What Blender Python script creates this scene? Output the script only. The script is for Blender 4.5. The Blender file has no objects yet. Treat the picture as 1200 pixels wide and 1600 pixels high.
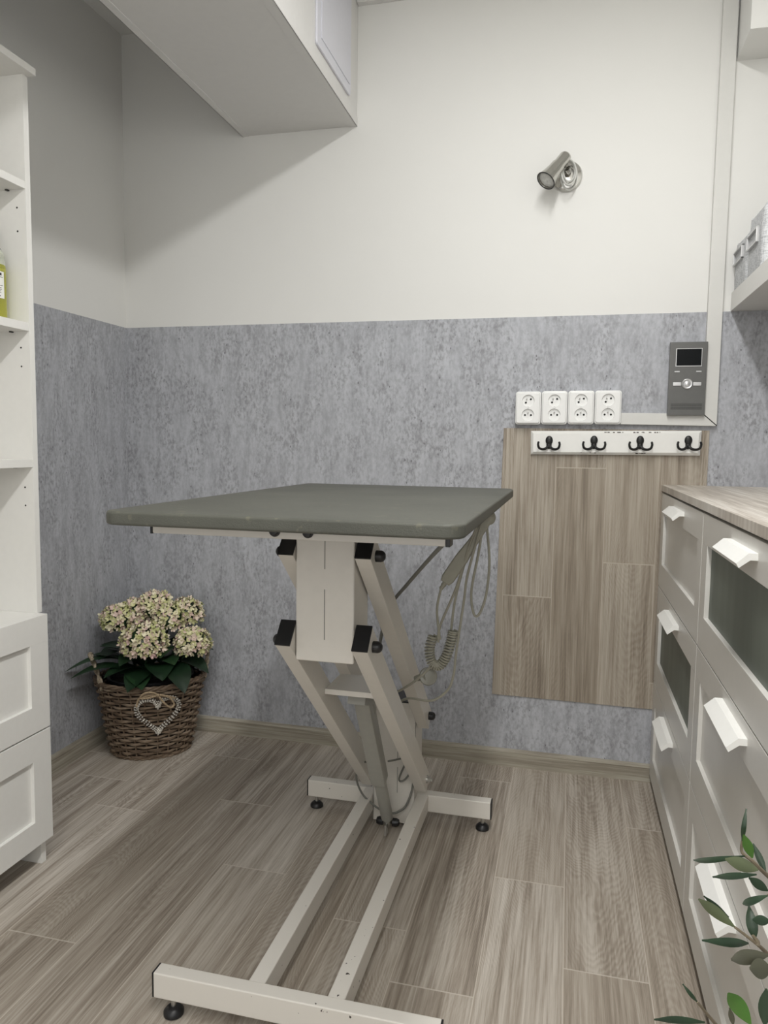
import bpy, bmesh, math, random
from mathutils import Vector, Matrix, Euler
from math import sin, cos, pi, radians
random.seed(7)
S = bpy.context.scene
C = S.collection

# ------------------------------------------------------------------ camera, light, exposure
CAMH = 1.08
YAW, PITCH, ROLL, FPX = radians(-13.934), radians(-5.098), radians(-0.794), 1163.3
f = Vector((sin(YAW)*cos(PITCH), cos(YAW)*cos(PITCH), sin(PITCH)))
r = Vector((cos(YAW), -sin(YAW), 0.0))
d = f.cross(r)
r2 = cos(ROLL)*r + sin(ROLL)*d
d2 = -sin(ROLL)*r + cos(ROLL)*d
cam = bpy.data.cameras.new('camera')
cam.sensor_fit = 'VERTICAL'; cam.sensor_height = 36.0; cam.lens = FPX/1600*36.0
cam.clip_start = 0.02
co = bpy.data.objects.new('camera', cam); C.objects.link(co)
M = Matrix((r2, -d2, -f)).transposed().to_4x4(); M.translation = (0, 0, CAMH)
co.matrix_world = M
S.camera = co
cam.dof.use_dof = False

w = bpy.data.worlds.new('world'); S.world = w; w.use_nodes = True
w.node_tree.nodes['Background'].inputs[0].default_value = (0.9, 0.95, 1, 1)
w.node_tree.nodes['Background'].inputs[1].default_value = 0.15

def area(name, loc, sx, sy, power, col, rot=(0, 0, 0)):
    l = bpy.data.lights.new(name, 'AREA'); l.shape = 'RECTANGLE'; l.size = sx; l.size_y = sy
    l.energy = power; l.color = col
    o = bpy.data.objects.new(name, l); C.objects.link(o); o.location = loc; o.rotation_euler = rot
    return o
area('ceiling_tube_and_fill', (0.0, 0.80, 2.50), 0.13, 1.7, 27, (1, 0.995, 0.982))
area('ceiling_tube_and_fill', (0.0, -0.80, 2.50), 0.16, 1.1, 19, (1, 0.985, 0.955))  # second tube, added as fill from the camera side
area('camera_side_fill', (-0.35, -1.42, 1.35), 1.7, 1.9, 12, (0.97, 0.985, 1.0), (radians(90), 0, 0))  # unseen soft panel added behind the camera to brighten frontal surfaces

S.view_settings.view_transform = 'Standard'; S.view_settings.look = 'None'
S.view_settings.gamma = 1; S.view_settings.use_curve_mapping = False
S.view_settings.exposure = 0.10

# ------------------------------------------------------------------ materials
def nmat(name):
    m = bpy.data.materials.new(name); m.use_nodes = True
    nt = m.node_tree
    return m, nt, nt.nodes['Principled BSDF']
def N(nt, typ, **kw):
    n = nt.nodes.new(typ)
    for k, v in kw.items():
        if k.startswith('i_'):
            key = k[2:]
            n.inputs[int(key) if key.isdigit() else key].default_value = v
        else: setattr(n, k, v)
    return n
def L(nt, a, b): nt.links.new(a, b)
def math_(nt, op, a, b=None, c=None):
    n = nt.nodes.new('ShaderNodeMath'); n.operation = op
    for i, v in enumerate((a, b, c)):
        if v is None: continue
        if isinstance(v, (int, float)): n.inputs[i].default_value = v
        else: L(nt, v, n.inputs[i])
    return n.outputs[0]
def ramp(nt, fac, stops, interp='LINEAR'):
    n = nt.nodes.new('ShaderNodeValToRGB'); n.color_ramp.interpolation = interp
    e = n.color_ramp.elements
    while len(e) < len(stops): e.new(0.5)
    for i, (p, c) in enumerate(stops):
        e[i].position = p; e[i].color = (c[0], c[1], c[2], 1) if not isinstance(c, (int, float)) else (c, c, c, 1)
    L(nt, fac, n.inputs[0]); return n.outputs[0]
def mixc(nt, fac, a, b, blend='MIX'):
    n = nt.nodes.new('ShaderNodeMix'); n.data_type = 'RGBA'; n.blend_type = blend
    for idx, v in ((0, fac), (6, a), (7, b)):
        if isinstance(v, (int, float)): n.inputs[idx].default_value = v
        elif isinstance(v, tuple): n.inputs[idx].default_value = (v[0], v[1], v[2], 1)
        else: L(nt, v, n.inputs[idx])
    return n.outputs[2]
def bump(nt, bs, h, strength=0.2, dist=0.002):
    b = N(nt, 'ShaderNodeBump'); b.inputs['Strength'].default_value = strength
    b.inputs['Distance'].default_value = dist
    L(nt, h, b.inputs['Height']); L(nt, b.outputs[0], bs.inputs['Normal'])
def plain(name, col, rough=0.5, metal=0.0, spec=0.5, noise=0.0, nscale=60, coat=0.0):
    m, nt, bs = nmat(name)
    bs.inputs['Base Color'].default_value = (*col, 1)
    bs.inputs['Roughness'].default_value = rough; bs.inputs['Metallic'].default_value = metal
    bs.inputs['Specular IOR Level'].default_value = spec
    bs.inputs['Coat Weight'].default_value = coat
    tc = N(nt, 'ShaderNodeTexCoord'); no = N(nt, 'ShaderNodeTexNoise'); no.inputs['Scale'].default_value = nscale
    L(nt, tc.outputs['Object'], no.inputs['Vector'])
    lo = tuple(c*(1-noise) for c in col); hi = tuple(min(1, c*(1+noise)) for c in col)
    L(nt, ramp(nt, no.outputs[0], [(0.3, lo), (0.7, hi)]), bs.inputs['Base Color'])
    return m

def paint_wall(name, col=(0.785, 0.780, 0.752)):
    m, nt, bs = nmat(name)
    tc = N(nt, 'ShaderNodeTexCoord')
    n1 = N(nt, 'ShaderNodeTexNoise', i_Scale=28.0, i_Detail=4.0); L(nt, tc.outputs['Object'], n1.inputs['Vector'])
    n2 = N(nt, 'ShaderNodeTexNoise', i_Scale=3.0); L(nt, tc.outputs['Object'], n2.inputs['Vector'])
    c = ramp(nt, n2.outputs[0], [(0.3, tuple(x*0.985 for x in col)), (0.7, col)])
    L(nt, c, bs.inputs['Base Color']); bs.inputs['Roughness'].default_value = 0.75
    bump(nt, bs, n1.outputs[0], 0.12, 0.003)
    return m
def concrete_paper(name):
    m, nt, bs = nmat(name)
    tc = N(nt, 'ShaderNodeTexCoord')
    def noise(sc, scale, detail=4.0, rough=0.6):
        mp = N(nt, 'ShaderNodeMapping'); mp.inputs['Scale'].default_value = sc
        L(nt, tc.outputs['Object'], mp.inputs['Vector'])
        n = N(nt, 'ShaderNodeTexNoise', i_Scale=scale, i_Detail=detail, i_Roughness=rough); L(nt, mp.outputs[0], n.inputs['Vector'])
        return n.outputs[0], mp.outputs[0]
    patch, _ = noise((1, 1, 0.45), 13.0, 6.0, 0.7)
    mid, _ = noise((1, 1, 0.28), 40.0, 4.0, 0.6)
    fin, v = noise((1, 1, 0.55), 118.0, 4.0, 0.65)
    pm = ramp(nt, patch, [(0.42, 0.28), (0.58, 1.0)])
    c = ramp(nt, mid, [(0.30, (0.360, 0.366, 0.390)), (0.50, (0.440, 0.450, 0.480)), (0.70, (0.505, 0.518, 0.550))])
    fl = math_(nt, 'MULTIPLY', ramp(nt, fin, [(0.46, 0.0), (0.62, 1.0)]), pm)
    c = mixc(nt, math_(nt, 'MULTIPLY', fl, 0.75), c, (0.245, 0.245, 0.255))
    lf = ramp(nt, fin, [(0.34, 0.5), (0.44, 0.0)])
    c = mixc(nt, lf, c, (0.52, 0.53, 0.555))
    vo = N(nt, 'ShaderNodeTexVoronoi', i_Scale=48.0); L(nt, v, vo.inputs['Vector'])
    pit = math_(nt, 'LESS_THAN', vo.outputs['Distance'], 0.10)
    gate = math_(nt, 'GREATER_THAN', patch, 0.49)
    pit = math_(nt, 'MULTIPLY', pit, gate); pit = math_(nt, 'MULTIPLY', pit, 0.7)
    c = mixc(nt, pit, c, (0.11, 0.11, 0.115))
    L(nt, c, bs.inputs['Base Color']); bs.inputs['Roughness'].default_value = 0.6
    bs.inputs['Specular IOR Level'].default_value = 0.3
    bump(nt, bs, fin, 0.10, 0.001)
    return m
def oak(name, U, V, x0, wd, ln, joints, i0, off=(0, 0), tint=(1, 1, 1), groove=True, rough=0.5, RING=0.036):
    """washed oak vinyl planks: U across, V along, joints[k] = joint position of plank i0+k"""
    m, nt, bs = nmat(name)
    tc = N(nt, 'ShaderNodeTexCoord'); sp = N(nt, 'ShaderNodeSeparateXYZ'); L(nt, tc.outputs['Object'], sp.inputs[0])
    u = math_(nt, 'ADD', sp.outputs[U], off[0]); v = math_(nt, 'ADD', sp.outputs[V], off[1])
    a = math_(nt, 'DIVIDE', math_(nt, 'SUBTRACT', u, x0), wd)
    i = math_(nt, 'FLOOR', a); fu = math_(nt, 'FRACT', a)
    pos = math_(nt, 'DIVIDE', math_(nt, 'ADD', i, 0.5 - i0), 30.0)
    stops = [((k)/30.0, (j % ln)/ln) for k, j in enumerate(joints)]
    jo = ramp(nt, pos, stops, 'CONSTANT')
    b = math_(nt, 'SUBTRACT', math_(nt, 'DIVIDE', v, ln), jo)
    j = math_(nt, 'FLOOR', b); fv = math_(nt, 'FRACT', b)
    cid = N(nt, 'ShaderNodeCombineXYZ'); L(nt, i, cid.inputs[0]); L(nt, j, cid.inputs[1])
    wn = N(nt, 'ShaderNodeTexWhiteNoise'); L(nt, cid.outputs[0], wn.inputs['Vector'])
    rs = N(nt, 'ShaderNodeSeparateXYZ'); L(nt, wn.outputs['Color'], rs.inputs[0])
    def tex(su, sv, detail=3.0, rough_=0.5, dist=0.0):
        cc = N(nt, 'ShaderNodeCombineXYZ')
        L(nt, math_(nt, 'MULTIPLY', u, su), cc.inputs[0]); L(nt, math_(nt, 'MULTIPLY', v, sv), cc.inputs[1])
        L(nt, math_(nt, 'MULTIPLY', rs.outputs[0], 37.0), cc.inputs[2])
        n = N(nt, 'ShaderNodeTexNoise', i_Scale=1.0, i_Detail=detail, i_Roughness=rough_, i_Distortion=dist)
        L(nt, cc.outputs[0], n.inputs['Vector']); return n.outputs[0], cc.outputs[0]
    fib, _ = tex(200, 5.0, 4.0, 0.65)
    stre, _ = tex(38, 1.6, 3.0, 0.55, 0.3)
    cont, cv = tex(7.5, 1.5, 1.0, 0.4, 0.1)
    wob, _ = tex(2.5, 2.6, 2.0, 0.5); wob2, _ = tex(20.0, 5.0, 3.0, 0.6); mask, _ = tex(4.0, 1.1, 1.0, 0.5)
    uc = math_(nt, 'MULTIPLY', math_(nt, 'SUBTRACT', fu, math_(nt, 'MULTIPLY_ADD', rs.outputs[1], 0.5, 0.25)), wd)
    uc = math_(nt, 'ADD', uc, math_(nt, 'MULTIPLY_ADD', wob, 0.07, -0.035))
    par = math_(nt, 'MULTIPLY', math_(nt, 'MULTIPLY', uc, uc), math_(nt, 'MULTIPLY_ADD', rs.outputs[2], 56.0, -28.0))
    par = math_(nt, 'ADD', par, math_(nt, 'MULTIPLY', math_(nt, 'POWER', math_(nt, 'ABSOLUTE', uc), 1.5), math_(nt, 'SUBTRACT', math_(nt, 'MULTIPLY', math_(nt, 'GREATER_THAN', rs.outputs[2], 0.5), 14.0), 7.0)))
    ph = math_(nt, 'ADD', math_(nt, 'ADD', v, par), math_(nt, 'MULTIPLY', wob2, 0.17))
    ph = math_(nt, 'MULTIPLY_ADD', wob, 0.35, ph)
    rings = math_(nt, 'SINE', math_(nt, 'MULTIPLY_ADD', ph, 215.0, math_(nt, 'MULTIPLY', fib, 4.0)))
    rings = math_(nt, 'MULTIPLY', rings, ramp(nt, mask, [(0.44, 0.08), (0.58, 1.0)]))
    h = math_(nt, 'MULTIPLY', fib, 0.52)
    h = math_(nt, 'MULTIPLY_ADD', stre, 0.46, h)
    h = math_(nt, 'MULTIPLY_ADD', rings, RING, h)
    h = math_(nt, 'ADD', h, math_(nt, 'MULTIPLY_ADD', rs.outputs[1], 0.10, -0.03))
    T = lambda c: tuple(x*y for x, y in zip(c, tint))
    c = ramp(nt, h, [(0.35, T((0.205, 0.170, 0.136))), (0.47, T((0.355, 0.308, 0.256))), (0.56, T((0.470, 0.424, 0.366))), (0.72, T((0.63, 0.582, 0.518)))])
    warm = mixc(nt, math_(nt, 'MULTIPLY', rs.outputs[2], 0.35), c, T((0.36, 0.308, 0.245)))
    vo = N(nt, 'ShaderNodeTexVoronoi', i_Scale=0.42); L(nt, cv, vo.inputs['Vector'])
    kn = ramp(nt, vo.outputs['Distance'], [(0.03, 0.75), (0.075, 0.0)])
    c = mixc(nt, kn, warm, T((0.12, 0.09, 0.07)))
    if groove:
        g1 = math_(nt, 'LESS_THAN', fu, 0.0022/wd); g2 = math_(nt, 'LESS_THAN', fv, 0.0035/ln)
        g = math_(nt, 'MAXIMUM', g1, g2)
        soft = ramp(nt, fu, [(0.0, 0.30), (0.06, 0.0)])
        c = mixc(nt, soft, c, T((0.46, 0.40, 0.33)))
        c = mixc(nt, math_(nt, 'MULTIPLY', g, 0.75), c, T((0.58, 0.53, 0.46)))
    L(nt, c, bs.inputs['Base Color']); bs.inputs['Roughness'].default_value = rough
    bs.inputs['Specular IOR Level'].default_value = 0.35
    bump(nt, bs, fib, 0.10, 0.0008)
    return m
def chipped(name, col, thr=0.755):
    m, nt, bs = nmat(name)
    tc = N(nt, 'ShaderNodeTexCoord')
    n = N(nt, 'ShaderNodeTexNoise', i_Scale=95.0, i_Detail=1.5); L(nt, tc.outputs['Object'], n.inputs['Vector'])
    n2 = N(nt, 'ShaderNodeTexNoise', i_Scale=9.0); L(nt, tc.outputs['Object'], n2.inputs['Vector'])
    s = math_(nt, 'MULTIPLY_ADD', n2.outputs[0], 0.25, math_(nt, 'MULTIPLY', n.outputs[0], 0.85))
    k = math_(nt, 'GREATER_THAN', s, thr)
    c = mixc(nt, k, col, (0.05, 0.04, 0.035))
    L(nt, c, bs.inputs['Base Color']); bs.inputs['Roughness'].default_value = 0.38
    return m

M_ = {}
M_['wall'] = paint_wall('white_wall_paint')
M_['ceil'] = paint_wall('ceiling_paint', (0.82, 0.82, 0.80))
M_['paper'] = concrete_paper('grey_concrete_wallpaper')
fj = [2.032, 1.869, 2.288, 1.997, 1.678, 2.1, 1.542, 1.379, 1.806, 1.51, 2.153, 1.7, 1.3, 2.0]
M_['floor'] = oak('washed_oak_vinyl', 0, 1, 0.022, 0.1705, 0.973, [1.5, 2.2] + fj, -11)
M_['panel'] = oak('washed_oak_panel', 0, 2, -0.045, 0.1585, 0.973, [0.9, 0.586, 1.015, 0.711, 1.3], -2, tint=(0.90, 0.885, 0.85))
M_['worktop'] = oak('washed_oak_worktop', 0, 1, 0.20, 0.33, 3.0, [0, 0, 0, 0], -1, tint=(1.55, 1.63, 1.74), rough=0.45)
M_['skirt'] = oak('cream_oak_skirting', 2, 0, -0.5, 3.0, 9.0, [0, 0], -1, RING=0.0, off=(0, 4), tint=(1.10, 1.17, 1.16), groove=False)
M_['skirty'] = oak('cream_oak_skirting_side', 2, 1, -0.5, 3.0, 9.0, [0, 0], -1, RING=0.0, off=(0, 4), tint=(1.10, 1.17, 1.16), groove=False)
M_['white'] = plain('white_lacquer', (0.78, 0.77, 0.735), 0.35, noise=0.01)
M_['dresser'] = plain('off_white_lacquer', (0.68, 0.665, 0.625), 0.3, noise=0.01)
M_['handle'] = plain('white_handle', (0.86, 0.855, 0.82), 0.4, noise=0.01)
M_['pvc'] = plain('white_plastic_board', (0.72, 0.71, 0.69), 0.45, noise=0.01)
M_['lav'] = plain('lilac_white_plastic', (0.70, 0.70, 0.76), 0.3, noise=0.01)
M_['socket'] = plain('white_socket_plastic', (0.84, 0.84, 0.82), 0.25, noise=0.01)
M_['trunk'] = plain('cream_trunking', (0.68, 0.675, 0.645), 0.45, noise=0.01)
M_['black'] = plain('black_plastic', (0.012, 0.012, 0.013), 0.4, noise=0.1)
M_['dark'] = plain('dark_hole', (0.01, 0.01, 0.01), 0.8)
M_['chrome'] = plain('brushed_nickel', (0.56, 0.55, 0.52), 0.16, metal=1.0, noise=0.03)
M_['steel'] = plain('zinc_steel', (0.55, 0.55, 0.53), 0.35, metal=1.0, noise=0.05)
M_['frame'] = chipped('chipped_cream_paint', (0.70, 0.668, 0.61), 0.775)
M_['frame2'] = plain('cream_paint', (0.70, 0.668, 0.61), 0.35, noise=0.015)
M_['act'] = plain('grey_actuator', (0.34, 0.335, 0.30), 0.35, noise=0.03)
M_['cord'] = plain('beige_grey_plastic', (0.33, 0.32, 0.26), 0.45, noise=0.04)
M_['cable'] = plain('grey_cable', (0.18, 0.18, 0.16), 0.5, noise=0.05)
M_['inter'] = plain('graphite_intercom', (0.125, 0.125, 0.120), 0.38, metal=0.3, noise=0.03)
M_['screen'] = plain('black_screen', (0.003, 0.004, 0.005), 0.3, spec=0.15)
M_['silver'] = plain('silver_button', (0.62, 0.62, 0.62), 0.3, metal=0.6, noise=0.02)
M_['iron'] = plain('black_iron', (0.012, 0.012, 0.012), 0.45, noise=0.2)
M_['bulb'] = plain('frosted_lens', (0.60, 0.60, 0.57), 0.25, noise=0.15, nscale=120)
M_['wire'] = plain('clear_grey_wire', (0.55, 0.55, 0.52), 0.3, noise=0.03)

def mat_tabletop():
    m, nt, bs = nmat('olive_grey_rubber')
    tc = N(nt, 'ShaderNodeTexCoord')
    n = N(nt, 'ShaderNodeTexNoise', i_Scale=420.0, i_Detail=2.0); L(nt, tc.outputs['Object'], n.inputs['Vector'])
    n2 = N(nt, 'ShaderNodeTexNoise', i_Scale=6.0, i_Detail=4.0); L(nt, tc.outputs['Object'], n2.inputs['Vector'])
    n3 = N(nt, 'ShaderNodeTexNoise', i_Scale=55.0, i_Detail=2.0); L(nt, tc.outputs['Object'], n3.inputs['Vector'])
    c = ramp(nt, n2.outputs[0], [(0.3, (0.076, 0.077, 0.064)), (0.7, (0.098, 0.099, 0.082))])
    sc = ramp(nt, n3.outputs[0], [(0.66, 0.0), (0.74, 0.5)])
    c = mixc(nt, sc, c, (0.17, 0.16, 0.115))
    L(nt, c, bs.inputs['Base Color']); bs.inputs['Roughness'].default_value = 0.5
    bs.inputs['Specular IOR Level'].default_value = 0.35
    bump(nt, bs, n.outputs[0], 0.35, 0.0015)
    return m
M_['rubber'] = mat_tabletop()
def mat_linen():
    m, nt, bs = nmat('grey_linen')
    tc = N(nt, 'ShaderNodeTexCoord')
    w1 = N(nt, 'ShaderNodeTexNoise', i_Scale=1.0, i_Detail=3.0); mp = N(nt, 'ShaderNodeMapping'); mp.inputs['Scale'].default_value = (60, 60, 700)
    L(nt, tc.outputs['Object'], mp.inputs['Vector']); L(nt, mp.outputs[0], w1.inputs['Vector'])
    w2 = N(nt, 'ShaderNodeTexNoise', i_Scale=1.0, i_Detail=3.0); mp2 = N(nt, 'ShaderNodeMapping'); mp2.inputs['Scale'].default_value = (600, 600, 50)
    L(nt, tc.outputs['Object'], mp2.inputs['Vector']); L(nt, mp2.outputs[0], w2.inputs['Vector'])
    a = math_(nt, 'ADD', w1.outputs[0], w2.outputs[0])
    c = ramp(nt, a, [(0.75, (0.36, 0.37, 0.385)), (1.0, (0.55, 0.56, 0.57)), (1.2, (0.68, 0.69, 0.70))])
    L(nt, c, bs.inputs['Base Color']); bs.inputs['Roughness'].default_value = 0.9
    bump(nt, bs, a, 0.4, 0.002); return m
M_['linen'] = mat_linen()
def mat_wicker():
    m, nt, bs = nmat('brown_wicker')
    tc = N(nt, 'ShaderNodeTexCoord'); g = N(nt, 'ShaderNodeNewGeometry')
    mp = N(nt, 'ShaderNodeMapping'); mp.inputs['Scale'].default_value = (30, 30, 160); L(nt, tc.outputs['Object'], mp.inputs['Vector'])
    n = N(nt, 'ShaderNodeTexNoise', i_Scale=1.0, i_Detail=4.0); L(nt, mp.outputs[0], n.inputs['Vector'])
    a = math_(nt, 'MULTIPLY_ADD', g.outputs['Random Per Island'], 0.35, n.outputs[0])
    c = ramp(nt, a, [(0.4, (0.075, 0.048, 0.030)), (0.65, (0.165, 0.115, 0.075)), (0.95, (0.30, 0.235, 0.17))])
    L(nt, c, bs.inputs['Base Color']); bs.inputs['Roughness'].default_value = 0.6
    bump(nt, bs, n.outputs[0], 0.5, 0.002); return m
M_['wicker'] = mat_wicker()
M_['wickerin'] = plain('dark_wicker_lining', (0.03, 0.02, 0.013), 0.8, noise=0.3)
M_['twine'] = plain('jute_twine', (0.36, 0.27, 0.17), 0.85, noise=0.35, nscale=300)
M_['rope'] = plain('pale_rope', (0.36, 0.30, 0.22), 0.85, noise=0.35, nscale=200)
M_['bead'] = plain('pearl_bead', (0.86, 0.83, 0.76), 0.12, metal=0.55, noise=0.02)
M_['beadc'] = plain('bead_core', (0.07, 0.05, 0.035), 0.4, noise=0.2)
def mat_petal():
    m, nt, bs = nmat('hydrangea_petal')
    g = N(nt, 'ShaderNodeNewGeometry'); tc = N(nt, 'ShaderNodeTexCoord')
    n = N(nt, 'ShaderNodeTexNoise', i_Scale=11.0, i_Detail=2.0); L(nt, tc.outputs['Object'], n.inputs['Vector'])
    a = math_(nt, 'MULTIPLY_ADD', g.outputs['Random Per Island'], 0.55, math_(nt, 'MULTIPLY', n.outputs[0], 0.6))
    c = ramp(nt, a, [(0.20, (0.38, 0.42, 0.15)), (0.42, (0.66, 0.65, 0.34)), (0.60, (0.84, 0.78, 0.58)), (0.75, (0.72, 0.56, 0.48)), (0.92, (0.62, 0.42, 0.40))])
    L(nt, c, bs.inputs['Base Color']); bs.inputs['Roughness'].default_value = 0.6
    bs.inputs['Subsurface Weight'].default_value = 0.0
    return m
M_['petal'] = mat_petal()
def mat_leaf(name, a, b, rough=0.4):
    m, nt, bs = nmat(name)
    g = N(nt, 'ShaderNodeNewGeometry'); tc = N(nt, 'ShaderNodeTexCoord')
    n = N(nt, 'ShaderNodeTexNoise', i_Scale=35.0, i_Detail=3.0); L(nt, tc.outputs['Object'], n.inputs['Vector'])
    x = math_(nt, 'MULTIPLY_ADD', g.outputs['Random Per Island'], 0.5, math_(nt, 'MULTIPLY', n.outputs[0], 0.5))
    L(nt, ramp(nt, x, [(0.2, a), (0.8, b)]), bs.inputs['Base Color']); bs.inputs['Roughness'].default_value = rough
    return m
M_['hleaf'] = mat_leaf('hydrangea_leaf', (0.008, 0.022, 0.010), (0.022, 0.058, 0.022))
M_['oleaf'] = mat_leaf('olive_leaf_dark', (0.012, 0.028, 0.014), (0.028, 0.056, 0.026))
M_['oleafg'] = mat_leaf('olive_leaf_fresh', (0.055, 0.15, 0.020), (0.085, 0.20, 0.035))
M_['oleafp'] = mat_leaf('olive_leaf_pale', (0.10, 0.125, 0.060), (0.15, 0.175, 0.09))
M_['oleafb'] = mat_leaf('olive_leaf_brown', (0.055, 0.055, 0.035), (0.085, 0.085, 0.055))
M_['ostem'] = plain('olive_twig', (0.16, 0.13, 0.085), 0.6, noise=0.2)
M_['clay'] = plain('grey_clay_pot', (0.30, 0.29, 0.27), 0.7, noise=0.1)
M_['soil'] = plain('potting_soil', (0.025, 0.017, 0.012), 0.95, noise=0.5)
def mat_frosted():
    m, nt, bs = nmat('frosted_green_glass')
    tc = N(nt, 'ShaderNodeTexCoord'); mp = N(nt, 'ShaderNodeMapping'); mp.inputs['Scale'].default_value = (1, 14, 2.0)
    L(nt, tc.outputs['Object'], mp.inputs['Vector'])
    n = N(nt, 'ShaderNodeTexNoise', i_Scale=1.0, i_Detail=3.0); L(nt, mp.outputs[0], n.inputs['Vector'])
    c = ramp(nt, n.outputs[0], [(0.3, (0.105, 0.122, 0.100)), (0.7, (0.150, 0.172, 0.143))])
    L(nt, c, bs.inputs['Base Color']); bs.inputs['Roughness'].default_value = 0.5
    return m
M_['frost'] = mat_frosted()
def mat_liquid():
    m, nt, bs = nmat('yellow_green_bottle')
    tc = N(nt, 'ShaderNodeTexCoord'); sp = N(nt, 'ShaderNodeSeparateXYZ'); L(nt, tc.outputs['Object'], sp.inputs[0])
    bs.inputs['Base Color'].default_value = (0.72, 0.72, 0.16, 1)
    bs.inputs['Roughness'].default_value = 0.08; bs.inputs['Transmission Weight'].default_value = 0.75; bs.inputs['IOR'].default_value = 1.2
    return m
M_['liquid'] = mat_liquid()
M_['clear'] = plain('clear_bottle', (0.80, 0.84, 0.74), 0.06); M_['clear'].node_tree.nodes['Principled BSDF'].inputs['Transmission Weight'].default_value = 0.9
M_['label'] = plain('white_label', (0.80, 0.80, 0.76), 0.6, noise=0.01)
M_['ink'] = plain('black_ink', (0.02, 0.02, 0.02), 0.6)
M_['clearp'] = plain('clear_plug_plastic', (0.27, 0.265, 0.225), 0.25, noise=0.03)
M_['bolt'] = M_['steel']

# ------------------------------------------------------------------ mesh helpers
def merge(bm, tb, mat=None):
    if mat is not None: bmesh.ops.transform(tb, matrix=mat, verts=tb.verts)
    me = bpy.data.meshes.new('t'); tb.to_mesh(me); tb.free(); bm.from_mesh(me); bpy.data.meshes.remove(me)
def box(bm, x0, x1, y0, y1, z0, z1, bev=0.0, seg=2, mat=None):
    tb = bmesh.new(); bmesh.ops.create_cube(tb, size=1)
    bmesh.ops.transform(tb, matrix=Matrix.Translation(((x0+x1)/2, (y0+y1)/2, (z0+z1)/2)) @ Matrix.Diagonal((abs(x1-x0), abs(y1-y0), abs(z1-z0), 1)), verts=tb.verts)
    if bev > 0: bmesh.ops.bevel(tb, geom=tb.edges[:], offset=bev, segments=seg, affect='EDGES', profile=0.6)
    merge(bm, tb, mat); return bm
def prism(bm, pts, axis, a0, a1, bev=0.0, seg=2):
    """extrude a closed 2D outline along axis ('x','y','z')"""
    def P(p, a):
        return {'x': (a, p[0], p[1]), 'y': (p[0], a, p[1]), 'z': (p[0], p[1], a)}[axis]
    tb = bmesh.new()
    v0 = [tb.verts.new(P(p, a0)) for p in pts]; v1 = [tb.verts.new(P(p, a1)) for p in pts]
    n = len(pts); tb.faces.new(v0[::-1]); tb.faces.new(v1)
    for k in range(n): tb.faces.new((v0[k], v0[(k+1) % n], v1[(k+1) % n], v1[k]))
    bmesh.ops.recalc_face_normals(tb, faces=tb.faces[:])
    if bev > 0:
        es = [e for e in tb.edges if (e.verts[0] in v0) == (e.verts[1] in v0)]
        bmesh.ops.bevel(tb, geom=es, offset=bev, segments=seg, affect='EDGES', profile=0.5)
    merge(bm, tb); return bm
def rrect(x0, x1, y0, y1, rad, n=6):
    out = []
    for cx, cy, a0 in ((x1-rad, y1-rad, 0), (x0+rad, y1-rad, 90), (x0+rad, y0+rad, 180), (x1-rad, y0+rad, 270)):
        for k in range(n+1):
            a = radians(a0 + 90*k/n); out.append((cx+rad*cos(a), cy+rad*sin(a)))
    return out
def lathe(bm, prof, origin=(0, 0, 0), axis=(0, 0, 1), seg=32, cap=True):
    """prof = [(radius, height)] turned about axis"""
    tb = bmesh.new(); rings = []
    for rr, h in prof:
        rings.append([tb.verts.new((rr*cos(2*pi*k/seg), rr*sin(2*pi*k/seg), h)) for k in range(seg)])
    for a, b in zip(rings, rings[1:]):
        for k in range(seg): tb.faces.new((a[k], a[(k+1) % seg], b[(k+1) % seg], b[k]))
    if cap:
        tb.faces.new(rings[0][::-1]); tb.faces.new(rings[-1])
    bmesh.ops.remove_doubles(tb, verts=tb.verts[:], dist=1e-6)
    bmesh.ops.recalc_face_normals(tb, faces=tb.faces[:])
    q = Vector((0, 0, 1)).rotation_difference(Vector(axis).normalized())
    merge(bm, tb, Matrix.Translation(origin) @ q.to_matrix().to_4x4()); return bm
def smooth_path(pts, n=8, closed=False):
    P = [Vector(p) for p in pts]; out = []; m = len(P)
    rng = range(m if closed else m-1)
    for k in rng:
        p0 = P[(k-1) % m] if (closed or k > 0) else P[0]
        p1 = P[k]; p2 = P[(k+1) % m]; p3 = P[(k+2) % m] if (closed or k+2 < m) else P[-1]
        for s in range(n):
            t = s/n
            out.append(0.5*((2*p1)+(-p0+p2)*t+(2*p0-5*p1+4*p2-p3)*t*t+(-p0+3*p1-3*p2+p3)*t**3))
    if not closed: out.append(P[-1])
    return out
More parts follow.
